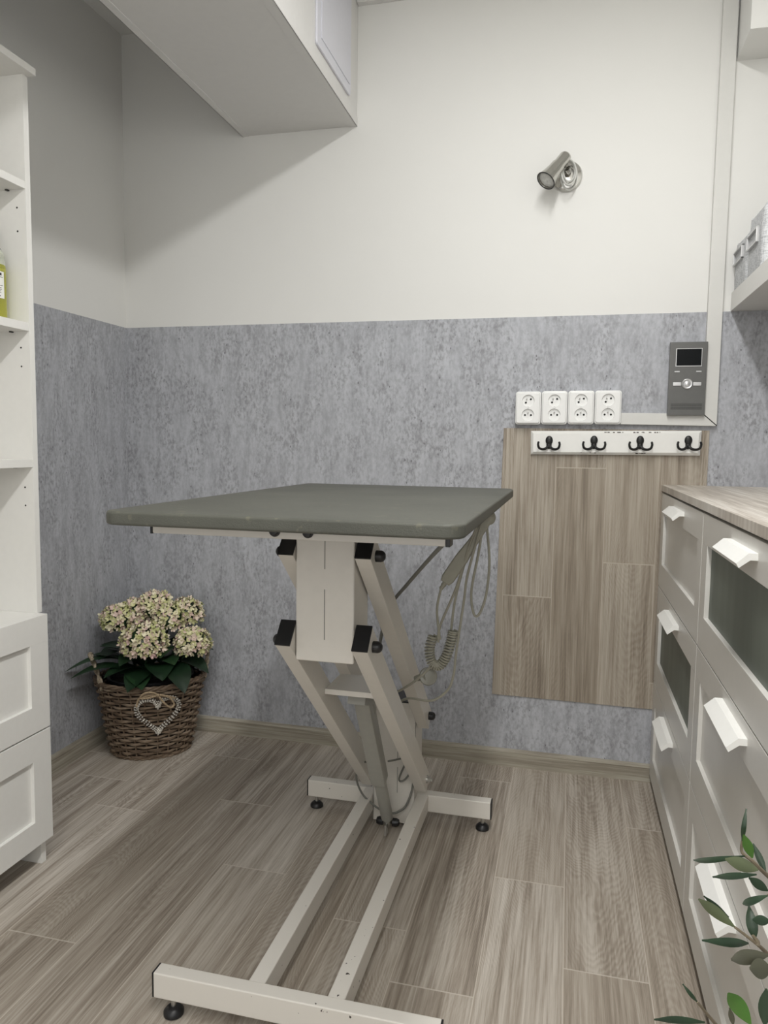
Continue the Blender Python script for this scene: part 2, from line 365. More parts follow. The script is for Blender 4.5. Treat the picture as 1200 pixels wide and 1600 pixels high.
def tube(bm, path, rad, seg=8, closed=False, cap=True):
    P = [Vector(p) for p in path]; n = len(P)
    rads = rad if isinstance(rad, (list, tuple)) else [rad]*n
    tb = bmesh.new(); rings = []
    t0 = (P[1]-P[0]).normalized()
    up = Vector((0, 0, 1)) if abs(t0.z) < 0.9 else Vector((1, 0, 0))
    nrm = (up - t0*up.dot(t0)).normalized()
    for k in range(n):
        if closed: t = (P[(k+1) % n]-P[k-1])
        else: t = P[min(k+1, n-1)]-P[max(k-1, 0)]
        if t.length < 1e-9: t = t0
        t = t.normalized()
        nrm = nrm - t*nrm.dot(t)
        if nrm.length < 1e-6: nrm = t.orthogonal()
        nrm.normalize(); bi = t.cross(nrm)
        rings.append([tb.verts.new(P[k]+rads[k]*(cos(2*pi*s/seg)*nrm+sin(2*pi*s/seg)*bi)) for s in range(seg)])
    m = n if closed else n-1
    for k in range(m):
        a, b = rings[k], rings[(k+1) % n]
        for s in range(seg): tb.faces.new((a[s], a[(s+1) % seg], b[(s+1) % seg], b[s]))
    if not closed and cap: tb.faces.new(rings[0][::-1]); tb.faces.new(rings[-1])
    bmesh.ops.recalc_face_normals(tb, faces=tb.faces[:])
    merge(bm, tb); return bm
def sphere(bm, c, rx, ry=None, rz=None, u=16, v=10):
    ry = ry or rx; rz = rz or rx
    tb = bmesh.new(); bmesh.ops.create_uvsphere(tb, u_segments=u, v_segments=v, radius=1)
    merge(bm, tb, Matrix.Translation(c) @ Matrix.Diagonal((rx, ry, rz, 1))); return bm
def rod(bm, p0, p1, rad, seg=20, bev=0.0):
    p0 = Vector(p0); p1 = Vector(p1); h = (p1-p0).length
    prof = [(rad, 0), (rad, h)] if bev == 0 else [(rad-bev, 0), (rad, bev), (rad, h-bev), (rad-bev, h)]
    return lathe(bm, prof, p0, p1-p0, seg)
def obar(bm, p0, p1, wx, h, bev=0.002):
    """bar between two points in a plane of constant x; wx wide in x, h tall across"""
    p0 = Vector(p0); p1 = Vector(p1); a = (p1-p0); ln = a.length; a.normalize()
    x = Vector((1, 0, 0)); n = x.cross(a)
    Mx = Matrix((x, a, n)).transposed().to_4x4(); Mx.translation = (p0+p1)/2
    return box(bm, -wx/2, wx/2, -ln/2, ln/2, -h/2, h/2, bev, 2, Mx)

WL = {}
def finish(name, bm, m, sharp=40):
    me = bpy.data.meshes.new(name)
    bmesh.ops.remove_doubles(bm, verts=bm.verts[:], dist=1e-7)
    bm.to_mesh(me); bm.free()
    me.polygons.foreach_set('use_smooth', [True]*len(me.polygons))
    me.set_sharp_from_angle(angle=radians(sharp))
    if m is not None: me.materials.append(m if not isinstance(m, str) else M_[m])
    return me
def wnorm(o):
    md = o.modifiers.new('weighted_normals', 'WEIGHTED_NORMAL'); md.keep_sharp = True; md.weight = 80
def thing(name, label, cat, loc=(0, 0, 0), group=None):
    o = bpy.data.objects.new(name, None); C.objects.link(o); o.location = loc; o.empty_display_size = 0.05
    o['label'] = label; o['category'] = cat
    if group: o['group'] = group
    WL[o.name] = Vector(loc); return o
def part(name, bm, m, parent, label=None, sharp=40):
    base = WL[parent.name]
    bmesh.ops.translate(bm, verts=bm.verts[:], vec=-base)
    o = bpy.data.objects.new(name, finish(name, bm, m, sharp)); C.objects.link(o); o.parent = parent; wnorm(o)
    WL[o.name] = base
    if label: o['label'] = label
    return o
def solo(name, bm, m, label, cat, group=None, loc=(0, 0, 0)):
    bmesh.ops.translate(bm, verts=bm.verts[:], vec=-Vector(loc))
    o = bpy.data.objects.new(name, finish(name, bm, m)); C.objects.link(o); o.location = loc; wnorm(o)
    o['label'] = label; o['category'] = cat
    if group: o['group'] = group
    WL[o.name] = Vector(loc); return o
def struct(name, bm, m, label, cat, parent=None):
    o = bpy.data.objects.new(name, finish(name, bm, m)); C.objects.link(o); wnorm(o)
    if parent: o.parent = parent
    else: o['kind'] = 'structure'; o['label'] = label; o['category'] = cat
    WL[o.name] = Vector((0, 0, 0)); return o
def dup(root, delta, label):
    q = root.copy(); C.objects.link(q); q.location = root.location + Vector(delta); q['label'] = label
    for ch in list(root.children):
        c = ch.copy(); C.objects.link(c); c.parent = q
        for g in list(ch.children):
            e = g.copy(); C.objects.link(e); e.parent = c
    return q
B = bmesh.new

# ------------------------------------------------------------------ room shell
XL, XR, YB, YF, ZC, WP = -1.611, 0.72, 2.49, -1.45, 2.53, 1.50
struct('floor', box(B(), XL-0.1, XR+0.1, YF-0.1, YB+0.1, -0.06, 0), 'floor', 'washed oak plank vinyl floor running towards the back wall', 'floor')
struct('ceiling', box(B(), XL-0.1, XR+0.1, YF-0.1, YB+0.1, ZC, ZC+0.06), 'ceil', 'white ceiling at the top of the photo', 'ceiling')
def wall(name, x0, x1, y0, y1, inner, label):
    o = struct(name, box(B(), x0, x1, y0, y1, 0, ZC), 'wall', label, 'wall')
    bm = B()
    ax, v, s = inner
    if ax == 'x': box(bm, v, v+0.0012*s, y0+0.1*(name != 'wall_left' and 0), y1, 0.0, WP)
    else: box(bm, XL, x1-0.1, v-0.0012, v, 0.0, WP)
    p = struct('wallpaper', bm, 'paper', None, None, parent=o); p['label'] = 'grey concrete-look wallpaper on the lower wall'
    return o
wall('wall_back', XL-0.1, XR+0.1, YB, YB+0.1, ('y', YB, 1), 'back wall, white above and grey concrete-look wallpaper below')
wall('wall_left', XL-0.1, XL, YF, YB, ('x', XL, 1), 'left wall with grey wallpaper below white, behind the shelf unit')
wall('wall_right', XR, XR+0.1, YF, YB, ('x', XR, -1), 'right wall behind the chests of drawers')
struct('wall_front', box(B(), XL-0.1, XR+0.1, YF-0.1, YF, 0, ZC), 'wall', 'white wall behind the viewpoint', 'wall')
# skirting with an inset groove
def skirt_prof(s):
    return [(0, 0), (0.014*s, 0), (0.014*s, 0.010), (0.011*s, 0.014), (0.011*s, 0.044), (0.013*s, 0.048), (0.011*s, 0.056), (0.004*s, 0.058), (0, 0.058)]
bm = B(); prism(bm, [(YB-0.0012+p[0], p[1]) for p in skirt_prof(-1)], 'x', XL+0.001, XR)
struct('baseboard_back', bm, 'skirt', 'pale oak skirting along the foot of the back wall', 'baseboard')
bm = B(); prism(bm, [(XL+0.0012+p[0], p[1]) for p in skirt_prof(1)], 'y', YF, YB-0.013)
struct('baseboard_left', bm, 'skirty', 'pale oak skirting along the foot of the left wall', 'baseboard')
bm = B(); box(bm, -0.728, XR, YB-0.022, YB, ZC-0.010, ZC, 0.002)
struct('trim_1', bm, 'pvc', 'thin white strip where the back wall meets the ceiling', 'trim')

# boxed bulkhead overhead, with access panel
BX0, BX1, BZ, BY0 = -1.140, -0.729, 2.142, -1.44
bh = struct('trim_2', box(B(), BX0, BX1, BY0, YB, BZ, ZC, 0.0015), 'pvc', 'long white boxed bulkhead hanging under the ceiling at upper left', 'bulkhead')
bm = B(); box(bm, BX1-0.027, BX1+0.0015, BY0, YB-0.0005, BZ-0.002, BZ+0.001, 0.0006); box(bm, BX1-0.001, BX1+0.0015, BY0, YB-0.0005, BZ-0.002, BZ+0.026, 0.0006)
struct('corner_trim', bm, 'pvc', None, None, bh)
bm = B(); box(bm, BX0-0.0015, BX0+0.022, BY0, YB-0.0005, BZ-0.002, BZ+0.001, 0.0006); box(bm, BX0-0.0015, BX0+0.001, BY0, YB-0.0005, BZ-0.002, BZ+0.026, 0.0006)
struct('corner_trim', bm, 'pvc', None, None, bh)
bm = B(); prism(bm, rrect(2.066, 2.392, 2.192, 2.512, 0.012), 'x', BX1, BX1+0.007, 0.002)
ap = struct('access_panel', bm, 'lav', None, None, bh); ap['label'] = 'lilac-white plastic access panel on the side of the bulkhead'
bm = B(); prism(bm, rrect(2.098, 2.376, 2.222, 2.50, 0.003), 'x', BX1+0.0065, BX1+0.0095, 0.0012)
struct('panel_field', bm, 'lav', None, None, ap)
# right bulkhead
struct('trim_3', box(B(), 0.437, XR, 2.315, YB, 2.226, ZC, 0.0015), 'wall', 'short white boxed-in duct in the upper right corner', 'bulkhead')

# ------------------------------------------------------------------ trunking and wall things
tt = thing('cable_trunking', 'cream cable trunking running down the back wall and turning left to the sockets', 'trunking', (0.41, YB, 1.155))
bm = B(); prism(bm, [(0.390, 1.193), (0.432, 1.156), (0.432, ZC-0.011), (0.390, ZC-0.011)], 'y', YB-0.020, YB-0.0002, 0.0015)
part('vertical_duct', bm, 'trunk', tt)
bm = B(); prism(bm, [(0.150, 1.157), (0.4315, 1.1535), (0.389, 1.191), (0.150, 1.193)], 'y', YB-0.020, YB-0.0002, 0.0015)
part('horizontal_duct', bm, 'trunk', tt)
bm = B(); prism(bm, [(0.3885, 1.1905), (0.4315, 1.1535), (0.4325, 1.157), (0.3905, 1.1935)], 'y', YB-0.0195, YB-0.002)
part('mitre_gap', bm, 'dark', tt, 'black open joint at the trunking corner')

# video intercom
IX0, IX1, IZ0, IZ1, IY = 0.286, 0.3935, 1.185, 1.407, YB-0.034
it = thing('video_intercom', 'graphite video intercom handset panel with black screen beside the trunking', 'intercom', (0.34, YB, IZ0))
bm = B(); box(bm, IX0, IX1, IY, IY+0.016, IZ0, IZ1, 0.0015); box(bm, IX0+0.012, IX1-0.012, IY+0.015, YB-0.0195, IZ0+0.03, IZ1-0.02)
bx = part('body', bm, 'inter', it)
bm = B(); box(bm, 0.3035, 0.3785, IY-0.0012, IY+0.002, 1.333, 1.3875, 0.0008); part('screen_bezel', bm, 'silver', it)
bm = B(); box(bm, 0.3055, 0.3765, IY-0.0018, IY+0.001, 1.3355, 1.386, 0.0004); part('screen', bm, 'screen', it)
for bx0 in (0.3015, 0.3635):
    bm = B(); box(bm, bx0, bx0+0.015, IY-0.0012, IY+0.001, 1.3160, 1.3195, 0.0006); part('indicator', bm, 'silver', it)
for bx0, bx1 in ((0.2985, 0.3225), (0.3565, 0.3795)):
    bm = B(); box(bm, bx0, bx1, IY-0.003, IY+0.001, 1.2745, 1.2855, 0.0015); part('button', bm, 'silver', it)
bm = B(); lathe(bm, [(0.0155, 0), (0.0155, 0.003), (0.0135, 0.0042), (0.0105, 0.0035), (0.0095, 0.0015), (0.0085, 0.0015)], (0.3395, IY, 1.2805), (0, -1, 0), 40)
part('ring_button', bm, 'silver', it)
bm = B(); lathe(bm, [(0.008, 0), (0.008, 0.004), (0.006, 0.0052), (0.0, 0.0055)], (0.3395, IY, 1.2805), (0, -1, 0), 32, cap=False); part('centre_button', bm, 'silver', it)
bm = B()
for k in range(4):
    for j in range(30):
        xx = 0.2955 + j*0.0030
        if xx > 0.383: continue
        box(bm, xx, xx+0.0018, IY-0.0004, IY+0.0005, 1.2035+k*0.0048, 1.2058+k*0.0048)
part('speaker_grille', bm, 'dark', it)

# double sockets
def boolean_cut(bm, cut):
    a = bpy.data.objects.new('a', finish('a', bm, None)); b = bpy.data.objects.new('b', finish('b', cut, None))
    C.objects.link(a); C.objects.link(b)
    md = a.modifiers.new('b', 'BOOLEAN'); md.object = b; md.operation = 'DIFFERENCE'; md.solver = 'EXACT'
    dg = bpy.context.evaluated_depsgraph_get()
    me = bpy.data.meshes.new_from_object(a.evaluated_get(dg))
    out = B(); out.from_mesh(me)
    bpy.data.objects.remove(a); bpy.data.objects.remove(b); bpy.data.meshes.remove(me)
    return out
SX, SZ = -0.1365, 1.207
sk = thing('double_socket', 'x', 'socket', (SX, YB, SZ), 'double wall sockets')
SY = YB-0.036
bm = B(); prism(bm, rrect(SX-0.0405, SX+0.0405, SZ-0.053, SZ+0.053, 0.009), 'y', SY+0.007, YB-0.002, 0.002)
part('base_plate', bm, 'socket', sk)
bm = B(); prism(bm, rrect(SX-0.037, SX+0.037, SZ-0.049, SZ+0.049, 0.007), 'y', SY, SY+0.008, 0.003)
cut = B()
for s in (-1, 1): lathe(cut, [(0.0188, 0.013), (0.0196, 0.0), (0.020, -0.01)], (SX, SY, SZ+s*0.0225), (0, 1, 0), 40) if False else lathe(cut, [(0.0202, -0.01), (0.0196, 0.0), (0.0188, 0.0065)], (SX, SY, SZ+s*0.0225), (0, 1, 0), 40)
cover = part('cover', boolean_cut(bm, cut), 'socket', sk)
for s, rot in ((1, radians(35)), (-1, 0)):
    zc = SZ+s*0.0225
    wl = part('socket_well', lathe(B(), [(0.0193, 0.004), (0.0188, 0.0062), (0.0, 0.0064)], (SX, SY, zc), (0, 1, 0), 40, cap=False), 'socket', sk)
    hb = B()
    for sx in (-1, 1):
        hx, hz = sx*0.0095*cos(rot), sx*0.0095*sin(rot)
        rod(hb, (SX+hx, SY+0.0052, zc+hz), (SX+hx, SY+0.0068, zc+hz), 0.0031, 16)
    part('contact_hole', hb, 'dark', wl)
    px_, pz_ = -0.0085*sin(rot), 0.0085*cos(rot)
    part('earth_pin', rod(B(), (SX+px_, SY-0.002, zc+pz_), (SX+px_, SY+0.0068, zc+pz_), 0.0022, 14, 0.0008), 'steel', wl)
part('screw', rod(B(), (SX, SY-0.0008, SZ+0.001), (SX, SY+0.002, SZ+0.001), 0.0030, 16, 0.0006), 'steel', sk)
for k, lab in enumerate(('white double socket at the left end of the row of four', 'second white double socket from the left in the row', 'third white double socket from the left in the row', 'white double socket at the right end, touching the horizontal trunking')):
    if k == 0: sk['label'] = lab
    else: dup(sk, (0.0823*k, 0, 0.0008*k), lab)

# oak panel on wall
bm = B(); prism(bm, [(-0.2295, 0.2445), (0.415, 0.2415), (0.415, 1.140), (-0.2145, 1.143)], 'y', YB-0.0055, YB-0.0013)
solo('wall_panel', bm, 'panel', 'washed oak vinyl panel fixed to the wallpaper below the sockets', 'panel')

# hook rack
RY0, RY1 = YB-0.024, YB-0.0056
rk = thing('coat_rack', 'white distressed wooden hook rack with four black double hooks on the oak panel', 'hook rack', (0.133, YB, 1.0585))
bm = B(); prism(bm, [(-0.124, 1.0585), (0.389, 1.0625), (0.391, 1.139), (-0.126, 1.134)], 'y', RY0, RY1, 0.008, 1)
bk = part('backboard', bm, 'handle', rk)
rng = random.Random(3)
for k in range(26):
    xx = 0.10+rng.random()*0.19 if k < 15 else rng.choice((0.03, 0.06, 0.20, 0.215, 0.23, 0.19))+rng.random()*0.015
    z = (1.1305+0.0078*(xx+0.124)) if k < 15 else 1.0660+0.005*(xx+0.12)
    ww = 0.002+rng.random()*0.006
    part('paint_chip', box(B(), xx, xx+ww, RY0-0.0004, RY0+0.001, z-0.001-rng.random()*0.0014, z+0.0004), 'beadc', bk)
for hx, hz in ((-0.067, 1.096), (0.072, 1.098), (0.211, 1.099), (0.352, 1.101)):
    bm = B()
    sphere(bm, (hx, RY0-0.004, hz+0.008), 0.0115, 0.006, 0.0145)
    sphere(bm, (hx, RY0-0.003, hz-0.006), 0.0085, 0.005, 0.014)
    for s in (-1, 1):
        pth = smooth_path([(hx+s*0.002, RY0-0.003, hz-0.008), (hx+s*0.009, RY0-0.008, hz-0.0175), (hx+s*0.020, RY0-0.018, hz-0.0205), (hx+s*0.030, RY0-0.026, hz-0.0165), (hx+s*0.0335, RY0-0.029, hz-0.006), (hx+s*0.0325, RY0-0.029, hz+0.001)], 6)
        n = len(pth); tube(bm, pth, [0.0044-0.0012*abs(k/n-0.1) for k in range(n)], 8)
        sphere(bm, pth[-1], 0.0036)
    part('double_hook', bm, 'iron', rk)

# wall spotlight
sl = thing('wall_spotlight', 'brushed nickel spotlight with looped wire high on the white wall', 'lamp', (-0.040, YB, 1.932))
part('mount', lathe(B(), [(0.046, 0), (0.047, 0.004), (0.044, 0.012), (0.030, 0.018), (0.0, 0.019)], (-0.040, YB, 1.930), (0, -1, 0), 40, cap=False), 'chrome', sl)
part('arm', tube(B(), smooth_path([(-0.040, YB-0.014, 1.930), (-0.036, YB-0.032, 1.934), (-0.040, YB-0.042, 1.940)], 6), 0.010, 14), 'chrome', sl)
ax0 = Vector((-0.047, YB-0.048, 1.972)); ax1 = Vector((-0.101, YB-0.092, 1.891)); ax = (ax1-ax0); ln = ax.length
part('lamp_head', lathe(B(), [(0.0, -0.014), (0.010, -0.0125), (0.0165, -0.007), (0.019, 0.0), (0.019, 0.036), (0.0215, 0.039), (0.0225, 0.060), (0.026, 0.085), (0.0305, ln), (0.0285, ln), (0.027, ln-0.006)], ax0, ax, 40, cap=False), 'chrome', sl)
part('lens', lathe(B(), [(0.0275, ln-0.007), (0.024, ln-0.004), (0.012, ln-0.0025), (0.0, ln-0.002)], ax0, ax, 36, cap=False), 'bulb', sl, 'frosted bulb face')
part('rim', tube(B(), [ax1+ (Vector((1,0,0)).cross(ax).normalized()*cos(a)+ ax.cross(Vector((1,0,0)).cross(ax)).normalized()*sin(a))*0.0297 for a in [2*pi*k/40 for k in range(40)]], 0.0016, 8, closed=True), 'iron', sl)
bm = B()
for rr, oy, oz in ((0.030, 0.050, 1.926), (0.024, 0.040, 1.932), (0.034, 0.030, 1.922)):
    tube(bm, [(-0.034+rr*0.72*cos(a), YB-oy+0.012*cos(a), oz+rr*1.25*sin(a)) for a in [2*pi*k/36 for k in range(36)]], 0.0028, 8, closed=True)
part('wire', bm, 'wire', sl)

# ------------------------------------------------------------------ left: drawer cabinet and shelf unit
CX0, CXF, CXP, CY0, CY1 = XL+0.016, -1.255, -1.275, 0.700, 1.576
cab = thing('drawer_cabinet', 'white two-drawer cabinet on the left under the shelf unit', 'cabinet', (-1.43, 1.14, 0))
bm = B(); box(bm, CX0, CXP, CY0, CY1, 0.075, 0.650, 0.0015); part('body', bm, 'white', cab)
for yy0 in (CY0, CY1-0.018):
    for xx0 in (CXP-0.071, CX0+0.005):
        part('leg', box(B(), xx0, xx0+0.068, yy0, yy0+0.018, 0, 0.076, 0.001), 'white', cab)
def front_frame(bm, xin, xout, y0, y1, z0, z1, st_l, st_r, rb, rt, depth, bev=0.0012):
    a, b = min(xin, xout), max(xin, xout)
    box(bm, a, b, y0, y1, z1-rt, z1, bev); box(bm, a, b, y0, y1, z0, z0+rb, bev)
    box(bm, a, b, y0, y0+st_l, z0+rb-0.0004, z1-rt+0.0004, bev); box(bm, a, b, y1-st_r, y1, z0+rb-0.0004, z1-rt+0.0004, bev)
    return bm
for z0, z1 in ((0.362, 0.650), (0.070, 0.358)):
    bm = front_frame(B(), CXP+0.0003, CXF, CY0, CY1, z0, z1, 0.064, 0.064, 0.066, 0.068, 0.01)
    dr = part('drawer', bm, 'white', cab)
    part('recessed_panel', box(B(), CXP+0.0005, CXF-0.010, CY0+0.062, CY1-0.062, z0+0.064, z1-0.066), 'white', dr)
SX0, SXF, SY0, SY1 = XL+0.016, -1.280, 0.712, 1.588
sh = thing('shelf_unit', 'tall white open shelf unit standing on the drawer cabinet at left', 'shelves', (-1.43, 1.15, 0.650))
for y0 in (SY0, SY1-0.0175): part('side_panel', box(B(), SX0, SXF, y0, y0+0.0175, 0.650, 1.939, 0.0008), 'white', sh)
part('back_panel', box(B(), SX0-0.004, SX0, SY0, SY1, 0.650, 1.939), 'white', sh)
part('top_board', box(B(), SX0, -1.258, SY0-0.004, SY1+0.002, 1.939, 1.956, 0.0015), 'white', sh)
for z0, z1 in ((1.677, 1.695), (1.344, 1.364), (1.015, 1.034)):
    part('shelf', box(B(), SX0, SXF-0.001, SY0+0.0175, SY1-0.0178, z0, z1, 0.0008), 'white', sh)
    for yy in (SY1-0.030,):
        part('shelf_pin', box(B(), -1.331, -1.325, yy+0.004, SY1-0.0176, z0-0.003, z0), 'black', sh)
for z in (1.635, 1.580, 1.305, 1.260, 0.965, 0.920): part('pin_hole', rod(B(), (-1.305, SY1-0.0180, z), (-1.305, SY1-0.0172, z), 0.0022, 10), 'dark', sh)
# bottle
bt = thing('shampoo_bottle', 'yellow-green bottle with white label on the middle shelf at the left edge', 'bottle', (-1.354, 1.526, 1.364))
bxc, byc, bz = -1.354, 1.526, 1.3642
part('bottle_body', lathe(B(), [(0.036, 0), (0.0385, 0.003), (0.0385, 0.124), (0.038, 0.129)], (bxc, byc, bz), seg=40), 'liquid', bt, 'yellow-green liquid')
part('shoulder', lathe(B(), [(0.038, 0.1292), (0.0375, 0.150), (0.030, 0.168), (0.016, 0.176), (0.015, 0.188)], (bxc, byc, bz), seg=40), 'clear', bt, 'clear empty top of the bottle')
part('cap', lathe(B(), [(0.017, 0.1882), (0.018, 0.191), (0.018, 0.212), (0.016, 0.215), (0.0, 0.2155)], (bxc, byc, bz), seg=32, cap=False), 'black', bt)
def arc_band(bm, rr, z0, z1, a0, a1, n=24):
    for k in range(n):
        p = [(bxc+rr*cos(a), byc+rr*sin(a)) for a in (a0+(a1-a0)*k/n, a0+(a1-a0)*(k+1)/n)]
        vs = [bm.verts.new((*p[0], z0)), bm.verts.new((*p[1], z0)), bm.verts.new((*p[1], z1)), bm.verts.new((*p[0], z1))]
        bm.faces.new(vs)
    bmesh.ops.remove_doubles(bm, verts=bm.verts[:], dist=1e-6); return bm
lb = part('label', arc_band(B(), 0.0389, bz+0.050, bz+0.112, radians(-140), radians(10)), 'label', bt)
bm = B()
for z0, z1, a1 in ((0.0905, 0.0965, -2), (0.0860, 0.0872, 4), (0.080, 0.083, -12), (0.0745, 0.0775, -10), (0.0665, 0.0678, 2), (0.061, 0.0622, -4), (0.0575, 0.0587, -3), (0.054, 0.0552, -6), (0.0505, 0.0517, -5), (0.042, 0.044, -8)):
    bb = B(); arc_band(bb, 0.0391, bz+0.012+z0, bz+0.012+z1, radians(-110), radians(a1)); merge(bm, bb)
part('print', bm, 'ink', lb)

# ------------------------------------------------------------------ right: chests of drawers, worktop, shelf, baskets
DX, DXB = 0.285, 0.700
Hn = [(0, 0.0), (0.013, 0.0), (0.031, -0.0165), (0.0268, -0.0235), (0.011, -0.011), (0, -0.011)]
def chest(y0, y1, glass_row, label):
    t = thing('chest_of_drawers', label, 'chest of drawers', ((DX+DXB)/2, (y0+y1)/2, 0), 'white chests of drawers on the right')
    part('carcass', box(B(), DX+0.020, DXB, y0+0.001, y1-0.001, 0.034, 0.949, 0.001), 'dresser', t)
    for i, yy in enumerate((y0+0.05, y1-0.05)):
        for xx in (DX+0.035, DXB-0.04):
            part('foot', lathe(B(), [(0.016, 0), (0.018, 0.004), (0.014, 0.010), (0.008, 0.012), (0.008, 0.034)], (xx, yy, 0), seg=20), 'cable', t)
    for k, (z0, z1) in enumerate(((0.6535, 0.9440), (0.343, 0.6505), (0.030, 0.340))):
        bm = front_frame(B(), DX+0.0195, DX, y0+0.0015, y1-0.0015, z0, z1, 0.060, 0.060, 0.073, 0.064, 0.01, 0.0012)
        dr = part('drawer', bm, 'dresser', t)
        if k == glass_row:
            part('frosted_pane', box(B(), DX+0.0095, DX+0.0185, y0+0.060, y1-0.060, z0+0.072, z1-0.063), 'frost', dr, 'frosted grey-green glass')
        else:
            part('recessed_panel', box(B(), DX+0.0085, DX+0.0192, y0+0.060, y1-0.060, z0+0.072, z1-0.063), 'dresser', dr)
        yc = (y0+y1)/2; zh = z1-0.021
        bm = B(); prism(bm, [(DX-p[0], zh+p[1]) for p in Hn], 'y', yc-0.10, yc+0.10, 0.0)
        part('handle', bm, 'handle', dr)
    return t
chest(1.727, 2.474, 1, 'white chest by the back wall, glass in its middle drawer')
chest(0.945, 1.725, 0, 'nearer white chest with a frosted glass top drawer')
bm = B(); box(bm, DX-0.002, 0.716, 0.93, YB-0.003, 0.9495, 0.9695, 0.002)
solo('worktop', bm, 'worktop', 'pale oak worktop lying across both white chests', 'worktop')

bm = B(); box(bm, 0.4565, XR-0.001, 0.6, YB-0.003, 1.500, 1.5545, 0.001)
solo('wall_shelf', bm, 'white', 'thick white floating shelf on the right holding the linen baskets', 'shelf')
def linen(y0, y1, top, label):
    t = thing('linen_basket', label, 'basket', (0.56, (y0+y1)/2, 1.5545), 'grey linen baskets on the shelf')
    bm = B(); rings = []
    out = rrect(0.4585, 0.66, y0, y1, 0.018, 5); n = len(out)
    cx, cy = 0.564, (y0+y1)/2
    levels = [(1.555, 0.965), (1.558, 0.99), (1.59, 1.0), (1.63, 1.0), (1.66, 0.995), (top-0.004, 0.975), (top, 0.965), (top-0.001, 0.93), (1.60, 0.92), (1.565, 0.90)]
    for li, (z, s) in enumerate(levels):
        rings.append([bm.verts.new((cx+(p[0]-cx)*s, cy+(p[1]-cy)*s, z+(0.006*sin(k*0.9) if 4 < li < 8 else 0))) for k, p in enumerate(out)])
    for a, b in zip(rings, rings[1:]):
        for k in range(n): bm.faces.new((a[k], a[(k+1) % n], b[(k+1) % n], b[k]))
    bm.faces.new(rings[0][::-1]); bm.faces.new(rings[-1])
    bmesh.ops.recalc_face_normals(bm, faces=bm.faces[:])
    part('fabric_body', bm, 'linen', t)
    bm = B(); yc, zc, xf = (y0+y1)/2+0.012, 1.645, 0.4575
    for (ya, yb, za, zb) in ((-0.056, 0.056, -0.020, -0.015), (-0.056, 0.056, 0.016, 0.020), (-0.056, -0.052, -0.020, 0.020), (0.052, 0.056, -0.020, 0.020)):
        box(bm, xf-0.006, xf+0.003, yc+ya, yc+yb, zc+za, zc+zb, 0.0008)
    part('label_holder', bm, 'silver', t)
linen(2.312, 2.480, 1.690, 'small grey linen basket at the far end of the white shelf')
linen(2.135, 2.306, 1.712, 'grey linen basket in front of the far one, cut by the right edge')

# ------------------------------------------------------------------ grooming table
gt = thing('grooming_table', 'cream metal lift grooming table with an olive grey rubber top', 'grooming table', (-0.452, 1.6, 0))
XA0, XA1 = -0.730, -0.179
def bar_with_caps(y0, y1, z0, z1, x0, x1, name):
    p = part(name, box(B(), x0+0.003, x1-0.003, y0, y1, z0, z1, 0.003, 3), 'frame', gt)
    for a, b in ((x0, x0+0.004), (x1-0.004, x1)):
        part('end_cap', box(B(), a, b, y0+0.0005, y1-0.0005, z0+0.0005, z1-0.0005, 0.0012), 'black', p)
bar_with_caps(1.176, 1.206, 0.037, 0.087, XA0, XA1, 'base_crossbar')
bar_with_caps(2.020, 2.052, 0.037, 0.087, XA0+0.004, XA1, 'base_crossbar')
part('base_rail', box(B(), -0.546, -0.5135, 1.203, 2.022, 0.038, 0.0865, 0.003, 3), 'frame', gt)
part('base_rail', box(B(), -0.392, -0.359, 1.203, 2.022, 0.038, 0.0865, 0.003, 3), 'frame', gt)
for fx, fy in ((-0.693, 1.191), (-0.213, 1.191), (-0.700, 2.036), (-0.205, 2.036)):
    p = part('levelling_foot', lathe(B(), [(0.0155, 0), (0.019, 0.002), (0.019, 0.008), (0.014, 0.014), (0.008, 0.018)], (fx, fy, 0), seg=28), 'black', gt)
    part('screw', rod(B(), (fx, fy, 0.016), (fx, fy, 0.038), 0.005, 14), 'steel', p)
# lower column (open-topped sheet post)
LX0, LX1, LY0, LY1 = -0.5125, -0.3925, 1.985, 2.085
bm = B()
box(bm, LX0, LX1, LY0, LY0+0.004, 0.012, 0.362, 0.001); box(bm, LX0, LX1, LY1-0.004, LY1, 0.012, 0.362, 0.001)
box(bm, LX0, LX0+0.004, LY0, LY1, 0.012, 0.362, 0.001); box(bm, LX1-0.004, LX1, LY0, LY1, 0.012, 0.362, 0.001)
lc = part('lower_column', bm, 'frame2', gt)
bm = B(); box(bm, -0.4435, -0.4420, LY0-0.0004, LY0+0.001, 0.10, 0.175); box(bm, -0.4435, -0.4420, LY0-0.0004, LY0+0.001, 0.20, 0.355)
part('seam', bm, 'cable', lc)
part('top_plug', box(B(), LX0+0.004, LX1-0.004, LY0+0.004, LY1-0.004, 0.34, 0.366, 0.001), 'black', lc)
# upper column
UX0, UX1, UY0, UY1 = -0.513, -0.394, 1.358, 1.462
bm = B(); box(bm, UX0, UX1, UY0, UY1, 0.655, 0.928, 0.004, 3)
uc = part('upper_column', bm, 'frame2', gt)
bm = B(); ux = (UX0+UX1)/2
box(bm, ux-0.0008, ux+0.0008, UY0-0.0004, UY0+0.001, 0.840, 0.927); box(bm, ux-0.0008, ux+0.0008, UY0-0.0004, UY0+0.001, 0.700, 0.800)
part('seam', bm, 'cable', uc)
